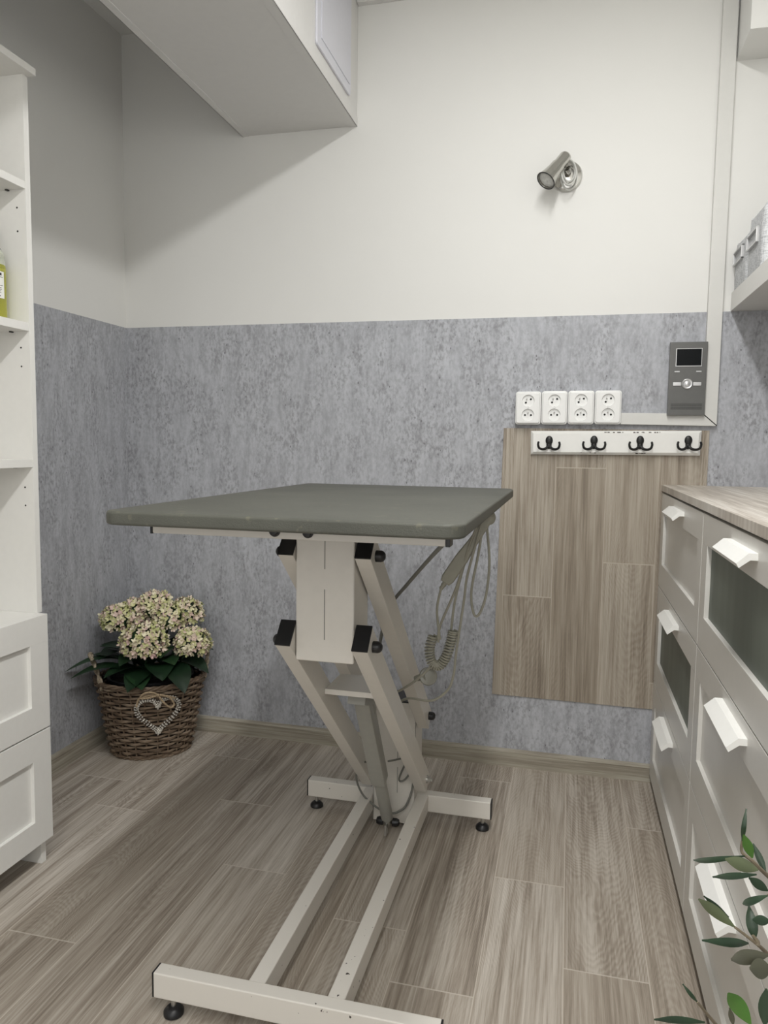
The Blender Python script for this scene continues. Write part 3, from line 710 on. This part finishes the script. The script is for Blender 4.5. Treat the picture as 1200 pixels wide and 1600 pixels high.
# parallelogram arms
def armset(pb, pt, outer_caps_bottom, nm):
    a = Vector((0, pt[0]-pb[0], pt[1]-pb[1])).normalized()
    for xo, s in ((-0.3745, 1), (-0.5305, -1)):
        p0 = Vector((xo, *pb))-a*0.030; p1 = Vector((xo, *pt))+a*0.030
        arm = part('lift_arm', obar(B(), p0, p1, 0.032, 0.055, 0.0025), 'frame2', gt)
        part('end_cap', obar(B(), p1, p1+a*0.004, 0.0325, 0.056, 0.0012), 'black', arm)
        for (yy, zz), knob in ((pt, True), (pb, outer_caps_bottom)):
            x0 = xo+s*0.016
            if knob:
                part('bolt_cap', lathe(B(), [(0.0115, 0), (0.0115, 0.010), (0.010, 0.0145), (0.006, 0.018), (0.0, 0.019)], (x0, yy, zz), (s, 0, 0), 24, cap=False), 'black', arm)
            else:
                bm = B(); rod(bm, (x0, yy, zz), (x0+s*0.003, yy, zz), 0.011, 20); lathe(bm, [(0.008, 0.003), (0.008, 0.009), (0.005, 0.0095), (0.005, 0.016)], (x0, yy, zz), (s, 0, 0), 6)
                part('bolt', bm, 'steel', arm)
    return a
aL = armset((1.985, 0.150), (1.372, 0.690), False, 'l')
aU = armset((2.000, 0.328), (1.387, 0.866), True, 'u')
# cross plate between the lower arms, with a lip
nL = Vector((1, 0, 0)).cross(aL)
pl0 = Vector((-0.4525, 1.985, 0.150)); LEN = math.hypot(1.985-1.372, 0.69-0.15)
bm = B(); box(bm, -0.5145, -0.3905, 1.548, 1.665, 0.5325, 0.5355, 0.0005); box(bm, -0.5145, -0.3905, 1.546, 1.551, 0.5240, 0.5362, 0.001)
part('cross_plate', bm, 'frame2', gt)
# actuator
A0 = Vector((-0.455, 1.928, 0.042)); A1 = Vector((-0.458, 1.655, 0.500)); ad = (A1-A0).normalized()
act = part('actuator', lathe(B(), [(0.0150, 0.018), (0.0165, 0.022), (0.0165, 0.25), (0.0160, 0.252)], A0, ad, 28), 'act', gt, 'grey electric lift actuator')
bm = B(); obar(bm, A0+ad*0.185, A1-ad*0.025, 0.040, 0.042, 0.008); part('motor_housing', bm, 'act', act)
bm = B(); rod(bm, A0+ad*0.0, A0+ad*0.02, 0.013, 20); box(bm, A0.x-0.003, A0.x+0.003, A0.y-0.03, A0.y-0.008, 0.014, 0.045, 0.001)
part('clevis', bm, 'steel', act)
for s in (-1, 1):
    part('bolt_cap', lathe(B(), [(0.0115, 0.014), (0.0115, 0.024), (0.009, 0.031), (0.0, 0.034)], (A0.x, A0.y, A0.z), (s, 0, 0), 22, cap=True), 'black', act)
bm = B(); prism(bm, [(1.60, 0.487), (1.68, 0.462), (1.70, 0.43), (1.71, 0.44), (1.69, 0.47), (1.61, 0.51)], 'x', -0.478, -0.436, 0.001)
part('actuator_bracket', bm, 'act', gt)  # actuator grey puts the shade below the cross plate into the colour
# table frame and top
TY0, TY1, TX0, TX1 = 1.022, 1.985, -0.716, -0.140
bar = part('top_crossbar', box(B(), -0.684, -0.181, 1.125, 1.155, 0.9265, 0.9495, 0.002), 'frame2', gt)
for a, b in ((-0.688, -0.684), (-0.181, -0.174)): part('end_cap', box(B(), a, b, 1.124, 1.156, 0.9255, 0.9498, 0.001), 'black', bar)
for x in (-0.461, -0.404):
    part('bolt_cap', lathe(B(), [(0.009, 0), (0.009, 0.003), (0.0065, 0.004), (0.0065, 0.010), (0.0, 0.0115)], (x, 1.125, 0.939), (0, -1, 0), 22, cap=False), 'black', bar)
bar = part('top_crossbar', box(B(), -0.684, -0.181, 1.80, 1.83, 0.9265, 0.9495, 0.002), 'frame2', gt)
for a, b in ((-0.688, -0.684), (-0.181, -0.174)): part('end_cap', box(B(), a, b, 1.799, 1.831, 0.9255, 0.9498, 0.001), 'black', bar)
for x in (-0.56, -0.345): part('top_rail', box(B(), x, x+0.03, 1.155, 1.80, 0.9270, 0.9490, 0.002), 'frame2', gt)
bm = B(); prism(bm, rrect(TX0, TX1, TY0, TY1, 0.030, 8), 'z', 0.9498, 0.9718, 0.0045, 3)
part('tabletop', bm, 'rubber', gt, 'olive grey textured rubber top with rounded corners')
# table wiring
bm = B()
tube(bm, smooth_path([(-0.186, 1.18, 0.930), (-0.24, 1.36, 0.880), (-0.325, 1.55, 0.790), (-0.40, 1.66, 0.70), (-0.425, 1.70, 0.62), (-0.44, 1.70, 0.53)], 8), 0.0040, 8)
part('power_cable', bm, 'cable', gt)
bm = B()
tube(bm, smooth_path([(-0.472, 1.86, 0.235), (-0.52, 1.90, 0.215), (-0.548, 1.93, 0.16), (-0.535, 1.95, 0.10), (-0.49, 1.95, 0.065), (-0.455, 1.955, 0.050)], 8), 0.0028, 8)
tube(bm, smooth_path([(-0.44, 1.86, 0.245), (-0.415, 1.94, 0.225), (-0.398, 1.95, 0.24), (-0.432, 1.96, 0.155), (-0.415, 1.965, 0.152), (-0.385, 1.965, 0.205)], 8), 0.0028, 8)
tube(bm, smooth_path([(-0.392, 1.968, 0.20), (-0.395, 1.968, 0.13), (-0.412, 1.966, 0.075), (-0.435, 1.962, 0.055), (-0.450, 1.955, 0.052)], 8), 0.0032, 8)
part('cable_loop', bm, 'cable', gt)

# hand control hanging from the edge of the table
hc = thing('hand_control', 'beige hand control and coiled cord hanging at the table edge', 'hand control', (-0.185, 1.71, 0.90))
hy = 1.71
a = Vector((-0.172, hy, 0.922)); b = Vector((-0.274, hy, 0.762)); dv = (b-a).normalized(); sv = Vector((dv.z, 0, -dv.x))
bm = B()
Mh = Matrix((sv, dv, Vector((0, 1, 0)))).transposed().to_4x4(); Mh.translation = (a+b)/2
hl = (b-a).length
tb = B(); prism(tb, [(-0.009, -hl/2), (0.009, -hl/2), (0.0115, -hl*0.1), (0.0155, hl*0.12), (0.0155, hl*0.44), (0.011, hl/2), (-0.011, hl/2), (-0.0155, hl*0.44), (-0.0155, hl*0.12), (-0.0115, -hl*0.1)], 'z', -0.010, 0.010, 0.004, 3); merge(bm, tb, Mh)
sphere(bm, a+dv*0.004, 0.014, 0.011, 0.017)
part('handset', bm, 'cord', hc)
bm = B(); tube(bm, [b+dv*0.001*k*4 for k in range(6)], [0.007, 0.0055, 0.0065, 0.0045, 0.0055, 0.0038], 12); part('strain_relief', bm, 'cord', hc)
bm = B()
tube(bm, smooth_path([b+dv*0.018, (-0.292, hy, 0.70), (-0.288, hy, 0.655), (-0.283, hy, 0.625)], 8), 0.0030, 8)
tube(bm, smooth_path([(-0.288, hy, 0.618), (-0.283, hy, 0.66), (-0.248, hy, 0.75), (-0.222, hy-0.01, 0.84), (-0.197, hy-0.012, 0.912), (-0.192, hy, 0.925)], 8), 0.0030, 8)
tube(bm, smooth_path([(-0.258, hy+0.004, 0.648), (-0.250, hy, 0.72), (-0.232, hy, 0.80), (-0.205, hy, 0.89), (-0.190, hy, 0.925)], 8), 0.0030, 8)
tube(bm, smooth_path([(-0.188, hy, 0.925), (-0.20, hy-0.012, 0.87), (-0.222, hy-0.006, 0.78), (-0.229, hy, 0.72), (-0.244, hy, 0.60), (-0.249, hy, 0.545), (-0.262, hy, 0.505), (-0.300, hy, 0.475), (-0.36, hy+0.02, 0.468), (-0.395, hy+0.06, 0.44)], 8), 0.0030, 8)
tube(bm, smooth_path([(-0.186, hy, 0.925), (-0.197, hy, 0.84), (-0.212, hy, 0.745), (-0.205, hy, 0.692), (-0.192, hy, 0.693), (-0.178, hy, 0.738), (-0.172, hy, 0.81), (-0.178, hy, 0.88), (-0.184, hy, 0.925)], 8), 0.0030, 8)
part('cord', bm, 'cord', hc)
bm = B()
cp = smooth_path([(-0.300, hy, 0.632), (-0.308, hy, 0.600), (-0.302, hy, 0.568), (-0.284, hy, 0.562), (-0.268, hy, 0.585), (-0.258, hy, 0.620), (-0.252, hy, 0.648)], 40)
hel = []
tot = len(cp)
for k, p in enumerate(cp):
    t = (cp[min(k+1, tot-1)]-cp[max(k-1, 0)]).normalized(); n1 = Vector((0, 1, 0)); n2 = t.cross(n1)
    ph = 2*pi*k/8.0
    hel.append(p+0.0105*(cos(ph)*n1+sin(ph)*n2))
tube(bm, hel, 0.0026, 6); part('coil', bm, 'cord', hc)
bm = B(); lathe(bm, [(0.0, -0.004), (0.020, -0.004), (0.022, 0.0), (0.020, 0.006), (0.0, 0.010)], (-0.312, hy+0.01, 0.530), (0.3, -1, 0.3), 24, cap=False)
tube(bm, [(-0.315, hy+0.008, 0.530), (-0.345, hy+0.015, 0.520)], [0.012, 0.006], 12)
part('plug_housing', bm, 'clearp', hc, 'clear plastic connector')
bm = B(); tube(bm, smooth_path([(-0.300, hy, 0.562), (-0.335, hy, 0.525), (-0.38, hy+0.02, 0.487), (-0.42, hy+0.05, 0.46)], 8), 0.0030, 8); part('cord', bm, 'cord', hc)
bm = B(); box(bm, -0.196, -0.180, hy-0.012, hy+0.012, 0.921, 0.9497, 0.002); part('hook', bm, 'black', hc)

# ------------------------------------------------------------------ basket with hydrangea
BC = Vector((-1.402, 2.285, 0)); vdir = Vector((BC.x, BC.y, 0)).normalized(); tdir = Vector((vdir.y, -vdir.x, 0))
def bp(ang, rr, z, asp=0.78):
    return BC + tdir*(rr*cos(ang)) + vdir*(rr*asp*sin(ang)) + Vector((0, 0, z))
bs = thing('wicker_basket', 'round brown wicker basket with rope handles in the corner', 'basket', tuple(BC))
HB = 0.268
def rad(z): 
    t = z/HB; return 0.129+0.050*t**0.9+0.004*max(0, t-0.9)*10*0.5
bm = B()
rows, stakes = 21, 24
for rw in range(rows):
    z = 0.012+rw*(HB-0.028)/(rows-1)
    path = []
    for k in range(stakes*5):
        a = 2*pi*k/(stakes*5)
        ph = stakes/2*a + (pi if rw % 2 else 0)
        path.append(bp(a, rad(z)+0.0068*sin(ph), z+0.0010*sin(3*a+rw*1.7)))
    tube(bm, path, 0.0047+0.0005*((rw*7) % 3-1), 6, closed=True)
part('woven_side', bm, 'wicker', bs)
bm = B()
for k in range(stakes):
    a = 2*pi*(k+0.5)/stakes
    tube(bm, [bp(a, rad(z)-0.001, z) for z in (0.006, 0.07, 0.14, 0.21, HB-0.006)], 0.0034, 6)
part('stake', bm, 'wicker', bs); bs.children[-1]['kind'] = 'stuff'
bm = B()
for k in range(3):
    path = []
    for j in range(120):
        a = 2*pi*j/120; ph = a*14+k*2*pi/3
        path.append(bp(a, rad(HB)+0.003+0.0050*cos(ph), HB-0.004+0.0050*sin(ph)+0.004*cos(2*a)))
    tube(bm, path, 0.0045, 6, closed=True)
part('rim_braid', bm, 'wicker', bs)
bm = B()
for k in range(2):
    path = []
    for j in range(100):
        a = 2*pi*j/100; ph = a*18+k*pi
        path.append(bp(a, 0.129+0.003*cos(ph), 0.006+0.003*sin(ph)))
    tube(bm, path, 0.0052, 6, closed=True)
part('base_braid', bm, 'wicker', bs)
bm = B(); rings = []
for z in (0.006, 0.09, 0.18, HB-0.008): rings.append([bm.verts.new(bp(2*pi*k/48, rad(z)-0.0085, z)) for k in range(48)])
for a_, b_ in zip(rings, rings[1:]):
    for k in range(48): bm.faces.new((a_[k], a_[(k+1) % 48], b_[(k+1) % 48], b_[k]))
bm.faces.new(rings[0]); part('lining', bm, 'wickerin', bs)
for side in (pi+0.10, 0.30):
    hp = smooth_path([bp(side-0.42, rad(HB), HB-0.02), bp(side-0.34, rad(HB)+0.010, HB+0.035), bp(side-0.12, rad(HB)+0.016, HB+0.082), bp(side+0.12, rad(HB)+0.016, HB+0.086), bp(side+0.34, rad(HB)+0.010, HB+0.040), bp(side+0.42, rad(HB), HB-0.02)], 12)
    bm = B()
    for k in range(2):
        pth = []
        for j, p in enumerate(hp):
            ph = j*0.55+k*pi
            t = (hp[min(j+1, len(hp)-1)]-hp[max(j-1, 0)]).normalized(); n1 = t.orthogonal().normalized(); n2 = t.cross(n1)
            pth.append(p+0.0042*(cos(ph)*Vector((0, 0, 1)).cross(t).normalized()+sin(ph)*t.cross(Vector((0, 0, 1)).cross(t).normalized())) if abs(t.z) < 0.98 else p+0.0042*(cos(ph)*n1+sin(ph)*n2))
        tube(bm, pth, 0.0048, 7)
    part('rope_handle', bm, 'rope', bs)

# hanging heart
ht = thing('heart_ornament', 'beaded silver heart with a twine bow hung on the wicker basket', 'ornament', tuple(bp(-pi/2+0.12, rad(0.2)+0.02, 0.18)))
hcx = bp(-pi/2+0.10, 0, 0)
def hpt(sx, z, out=0.0):
    # a point on the front of the basket at sideways offset sx and height z
    rr = rad(z)+0.016+out
    a = -pi/2+math.asin(max(-1, min(1, (sx+0.020)/rr)))
    return bp(a, rr, z)
hp = []
for k in range(64):
    t = 2*pi*k/64
    hx = 16*sin(t)**3; hy_ = 13*cos(t)-5*cos(2*t)-2*cos(3*t)-cos(4*t)
    hp.append(hpt(hx*0.0043, 0.176+hy_*0.0043))
part('core', tube(B(), hp, 0.0055, 8, closed=True), 'beadc', ht)
bm = B(); rng = random.Random(5)
for k in range(64):
    p = hp[k]; t = (hp[(k+1) % 64]-hp[k-1]).normalized(); n1 = vdir.cross(t).normalized()
    for j in range(3):
        a = pi*(j+0.15+0.7*rng.random())/3.0
        q = p + 0.0062*(cos(a)*n1 - sin(a)*vdir)
        tb = B(); bmesh.ops.create_icosphere(tb, subdivisions=1, radius=0.0029+0.0010*rng.random()); merge(bm, tb, Matrix.Translation(q))
part('beads', bm, 'bead', ht); ht.children[-1]['kind'] = 'stuff'
bm = B()
tube(bm, smooth_path([hpt(-0.068, 0.205, 0.006), hpt(-0.060, 0.232, 0.006), hpt(-0.030, 0.243, 0.008), hpt(0.0, 0.243, 0.01), hpt(0.030, 0.235, 0.012), hpt(0.055, 0.222, 0.006)], 8), 0.0036, 7)
tube(bm, smooth_path([hpt(0.0, 0.243, 0.012), hpt(0.02, 0.215, 0.02), hpt(0.040, 0.195, 0.02), hpt(0.052, 0.205, 0.018), hpt(0.035, 0.232, 0.015), hpt(0.005, 0.244, 0.012)], 8), 0.0032, 7)
tube(bm, smooth_path([hpt(0.0, 0.244, 0.012), hpt(-0.02, 0.256, 0.016), hpt(-0.045, 0.252, 0.014), hpt(-0.055, 0.236, 0.012), hpt(-0.03, 0.236, 0.012), hpt(0.0, 0.243, 0.012)], 8), 0.0032, 7)
sphere(bm, hpt(0.0, 0.243, 0.014), 0.006)
part('twine_bow', bm, 'twine', ht)

# hydrangea
hd = thing('hydrangea_plant', 'potted hydrangea with green and pink flower heads in the wicker basket', 'plant', tuple(BC+Vector((0, 0, 0.02))))
bm = B(); rings = []
for rr, z in ((0.10, 0.02), (0.135, 0.24), (0.142, 0.262), (0.146, 0.262), (0.146, 0.270), (0.136, 0.270), (0.130, 0.245)):
    rings.append([bm.verts.new(bp(2*pi*k/48, rr, z)) for k in range(48)])
for a_, b_ in zip(rings, rings[1:]):
    for k in range(48): bm.faces.new((a_[k], a_[(k+1) % 48], b_[(k+1) % 48], b_[k]))
bm.faces.new(rings[0][::-1]); pot = part('pot', bm, 'black', hd)
bm = B(); bm.faces.new([bm.verts.new(bp(2*pi*k/48, 0.131, 0.248)) for k in range(48)]); part('soil', bm, 'soil', pot)
def leaf(bm, base, tip, width, curl=0.0, side=None, seg=7, fold=0.15, blunt=0.75):
    base = Vector(base); tip = Vector(tip); ax_ = tip-base; ln_ = ax_.length; a_ = ax_.normalized()
    s_ = side if side is not None else a_.cross(Vector((0, 0, 1)))
    s_ = (s_-a_*s_.dot(a_)).normalized(); n_ = s_.cross(a_)
    rows_ = []
    for k in range(seg+1):
        t = k/seg
        wv = width*(sin(pi*min(1, t**blunt)))**0.85 if 0 < t < 1 else 0.0006
        c_ = base+ax_*t+n_*(curl*ln_*sin(pi*t))
        rows_.append([bm.verts.new(c_-s_*wv+n_*fold*wv), bm.verts.new(c_-s_*wv*0.5+n_*fold*wv*0.35), bm.verts.new(c_), bm.verts.new(c_+s_*wv*0.5+n_*fold*wv*0.35), bm.verts.new(c_+s_*wv+n_*fold*wv)])
    for q0_, q1_ in zip(rows_, rows_[1:]):
        for j in range(4): bm.faces.new((q0_[j], q0_[j+1], q1_[j+1], q1_[j]))
def P(sx, dep, z): return BC+tdir*sx+vdir*dep+Vector((0, 0, z))
heads = [(-0.108, 0.02, 0.466, 0.058), (-0.050, 0.06, 0.478, 0.054), (0.018, 0.055, 0.496, 0.062), (0.064, 0.0, 0.466, 0.060), (0.122, 0.03, 0.474, 0.060), (-0.022, -0.09, 0.408, 0.075), (0.138, -0.07, 0.388, 0.061)]
rng = random.Random(11)
bm_st = B()
for sx, dp, z, rr in heads:
    c_ = P(sx, dp, z); bm = B()
    nfl = int(215*(rr/0.07)**2)
    for k in range(nfl):
        zz = 1-1.55*(k+0.5)/nfl; ph = k*2.39996+rng.random()*0.3
        q = math.sqrt(max(0, 1-zz*zz)); dirv = Vector((q*cos(ph), q*sin(ph), zz)).normalized()
        pc = c_+dirv*rr*(0.86+0.20*rng.random())*(1.0 if True else 1)
        pc.z = c_.z+(pc.z-c_.z)*0.88
        nn = (dirv+Vector((rng.uniform(-.45, .45), rng.uniform(-.45, .45), rng.uniform(-.45, .45)))).normalized()
        u_ = nn.orthogonal().normalized(); v_ = nn.cross(u_); tw = rng.random()*pi; pr = 0.0088+0.003*rng.random()
        cv = bm.verts.new(pc-nn*0.003)
        ring = []
        for j in range(16):
            a = tw+2*pi*j/16
            lob = pr*(0.62+0.40*abs(cos(2*(a-tw))))
            lift = 0.0060*abs(cos(2*(a-tw)))+rng.uniform(-0.0014, 0.0014)
            ring.append(bm.verts.new(pc+lob*(cos(a)*u_+sin(a)*v_)+nn*lift))
        for j in range(16): bm.faces.new((cv, ring[j], ring[(j+1) % 16]))
    part('flower_head', bm, 'petal', hd, sharp=80)
    tube(bm_st, smooth_path([P(sx*0.3, dp*0.3, 0.25), P(sx*0.7, dp*0.7, 0.25+(z-0.25)*0.5), c_], 6), 0.0038, 7)
    bb = B(); sphere(bb, c_, rr*0.80, rr*0.80, rr*0.70); merge(bm_st, bb)
part('stems', bm_st, 'hleaf', hd)
bm = B()
LV = [((-0.05, -0.05, 0.30), (-0.255, -0.09, 0.300), 0.036), ((-0.06, -0.03, 0.33), (-0.275, -0.06, 0.315), 0.030), ((-0.05, -0.02, 0.32), (-0.165, -0.06, 0.395), 0.045), ((-0.03, -0.06, 0.31), (-0.150, -0.13, 0.305), 0.040),
      ((0.0, -0.05, 0.31), (-0.075, -0.165, 0.262), 0.048), ((0.02, -0.05, 0.32), (0.035, -0.19, 0.300), 0.050), ((0.06, -0.04, 0.32), (0.105, -0.185, 0.250), 0.046), ((0.07, 0.0, 0.32), (0.190, -0.10, 0.285), 0.046),
      ((0.08, 0.02, 0.34), (0.215, -0.02, 0.345), 0.040), ((-0.08, 0.0, 0.36), (-0.17, -0.05, 0.345), 0.042), ((0.04, -0.02, 0.36), (0.03, -0.15, 0.365), 0.044), ((0.07, 0.04, 0.36), (0.205, 0.03, 0.40), 0.040),
      ((-0.02, -0.03, 0.34), (-0.10, -0.14, 0.345), 0.044), ((0.0, 0.05, 0.33), (-0.02, 0.15, 0.36), 0.045), ((-0.08, 0.05, 0.33), (-0.17, 0.10, 0.36), 0.045), ((0.08, 0.06, 0.33), (0.16, 0.11, 0.36), 0.045),
      ((0.03, -0.03, 0.33), (0.075, -0.14, 0.335), 0.046), ((-0.05, 0.0, 0.30), (-0.14, -0.02, 0.375), 0.050), ((0.0, 0.0, 0.30), (0.02, -0.08, 0.42), 0.050), ((0.03, 0.02, 0.30), (0.10, -0.03, 0.41), 0.050), ((-0.03, 0.02, 0.30), (-0.08, -0.01, 0.42), 0.050),
      ((-0.02, 0.0, 0.29), (-0.06, -0.11, 0.37), 0.050), ((0.05, 0.0, 0.29), (0.16, -0.04, 0.345), 0.048), ((-0.06, -0.01, 0.29), (-0.19, -0.03, 0.36), 0.044), ((0.02, -0.02, 0.28), (0.06, -0.11, 0.30), 0.05), ((-0.02, -0.02, 0.28), (-0.10, -0.10, 0.305), 0.05), ((-0.05, -0.05, 0.29), (-0.03, -0.17, 0.268), 0.042)]
for b_, t_, wd in LV: leaf(bm, P(*b_), P(*t_), wd, curl=0.12, seg=9, fold=0.22, blunt=0.85)
part('foliage', bm, 'hleaf', hd, sharp=80)

# ------------------------------------------------------------------ olive tree near the camera
OP = Vector((0.40, 0.66, 0))
ol = thing('olive_tree', 'green olive sprigs with narrow leaves reaching in at the lower right edge', 'plant', tuple(OP))
pt_ = part('pot', lathe(B(), [(0.105, 0), (0.11, 0.006), (0.135, 0.25), (0.142, 0.255), (0.142, 0.275), (0.128, 0.275), (0.124, 0.24), (0.0, 0.238)], OP, seg=40, cap=False), 'clay', ol)
part('soil', lathe(B(), [(0.125, 0.239), (0.0, 0.243)], OP, seg=32, cap=False), 'soil', pt_)
STEMS = [[(0.2205, 0.7201, 0.6668), (0.1832, 0.6937, 0.7047), (0.1668, 0.6809, 0.7231), (0.1602, 0.6899, 0.7253), (0.1599, 0.6907, 0.7351)], [(0.2231, 0.694, 0.6007), (0.1772, 0.6566, 0.6557), (0.1651, 0.6447, 0.6709), (0.1467, 0.6414, 0.6847)], [(0.1651, 0.6447, 0.6709), (0.165, 0.6449, 0.6733), (0.1613, 0.6444, 0.6782)], [(0.155, 0.6536, 0.57), (0.1361, 0.641, 0.5964), (0.1184, 0.6286, 0.6223)], [(0.2013, 0.6958, 0.6788), (0.1754, 0.6608, 0.7055)]]
bm = B()
tube(bm, smooth_path([(0.40, 0.66, 0.23), (0.395, 0.665, 0.40), (0.385, 0.67, 0.55), (0.375, 0.67, 0.72)], 8), 0.009, 10)
for k, s in enumerate(STEMS):
    root = {0: (0.385, 0.67, 0.56), 1: (0.388, 0.668, 0.48), 3: (0.392, 0.665, 0.42), 4: (0.386, 0.67, 0.54)}.get(k)
    pts = ([root, tuple((Vector(root)+Vector(s[0]))/2+Vector((0, 0, 0.02)))] if root else []) + s
    pth = smooth_path(pts, 8); n = len(pth)
    tube(bm, pth, [0.0028-0.0018*i/n for i in range(n)], 7)
part('branches', bm, 'ostem', ol)
LEAVES = [((0.1599, 0.6907, 0.7351), (0.1624, 0.6939, 0.7639), 0.0035, -0.16, 0), ((0.1642, 0.6707, 0.7311), (0.1536, 0.66, 0.7564), 0.0055, 0.00, 1), ((0.1812, 0.6935, 0.7079), (0.172, 0.7034, 0.728), 0.005, 0.00, 0),
 ((0.1604, 0.6798, 0.7275), (0.1077, 0.6171, 0.7508), 0.0040, 0.12, 0), ((0.1695, 0.6711, 0.721), (0.1369, 0.6442, 0.7411), 0.0075, 0.00, 2), ((0.1657, 0.66, 0.7229), (0.1232, 0.6197, 0.7374), 0.0045, 0.05, 0),
 ((0.1837, 0.6926, 0.6916), (0.1667, 0.6894, 0.7031), 0.007, 0.00, 0), ((0.1467, 0.6414, 0.6847), (0.1128, 0.6155, 0.7196), 0.006, 0.05, 2), ((0.1428, 0.646, 0.6895), (0.1207, 0.6373, 0.7101), 0.0035, 0.05, 0),
 ((0.1632, 0.6445, 0.6745), (0.16, 0.6561, 0.6966), 0.0075, -0.15, 0), ((0.1585, 0.6431, 0.6714), (0.1147, 0.6032, 0.693), 0.0058, -0.06, 0), ((0.1754, 0.6608, 0.7055), (0.1501, 0.6342, 0.7099), 0.005, 0.15, 0),
 ((0.1752, 0.649, 0.69), (0.1582, 0.6351, 0.6973), 0.0065, 0.00, 0), ((0.1722, 0.6359, 0.6685), (0.1353, 0.5972, 0.6849), 0.0075, 0.06, 3), ((0.1721, 0.6251, 0.664), (0.1521, 0.6105, 0.6713), 0.010, 0.00, 3),
 ((0.1184, 0.6286, 0.6223), (0.1063, 0.627, 0.6369), 0.0028, -0.10, 0), ((0.1235, 0.6187, 0.6129), (0.0788, 0.5788, 0.6376), 0.0045, 0.04, 0), ((0.1522, 0.5968, 0.6346), (0.1317, 0.5843, 0.6663), 0.0085, 0.08, 1),
 ((0.1623, 0.5992, 0.6342), (0.1629, 0.602, 0.6629), 0.0085, 0.00, 0), ((0.1436, 0.6138, 0.6185), (0.1402, 0.6143, 0.6327), 0.003, 0.00, 3)]
view = Vector((0.16, 0.64, -0.37)).normalized()
for b_, t_, wd, cu, kd in LEAVES:
    bm = B()
    sdir = (Vector(t_)-Vector(b_)).cross(view)
    leaf(bm, b_, t_, wd*(0.60 if kd == 0 else 0.74), cu, side=sdir, seg=10, fold=0.18, blunt=0.9)
    part('leaf', bm, ('oleaf', 'oleafg', 'oleafp', 'oleafb')[kd], ol, sharp=80)
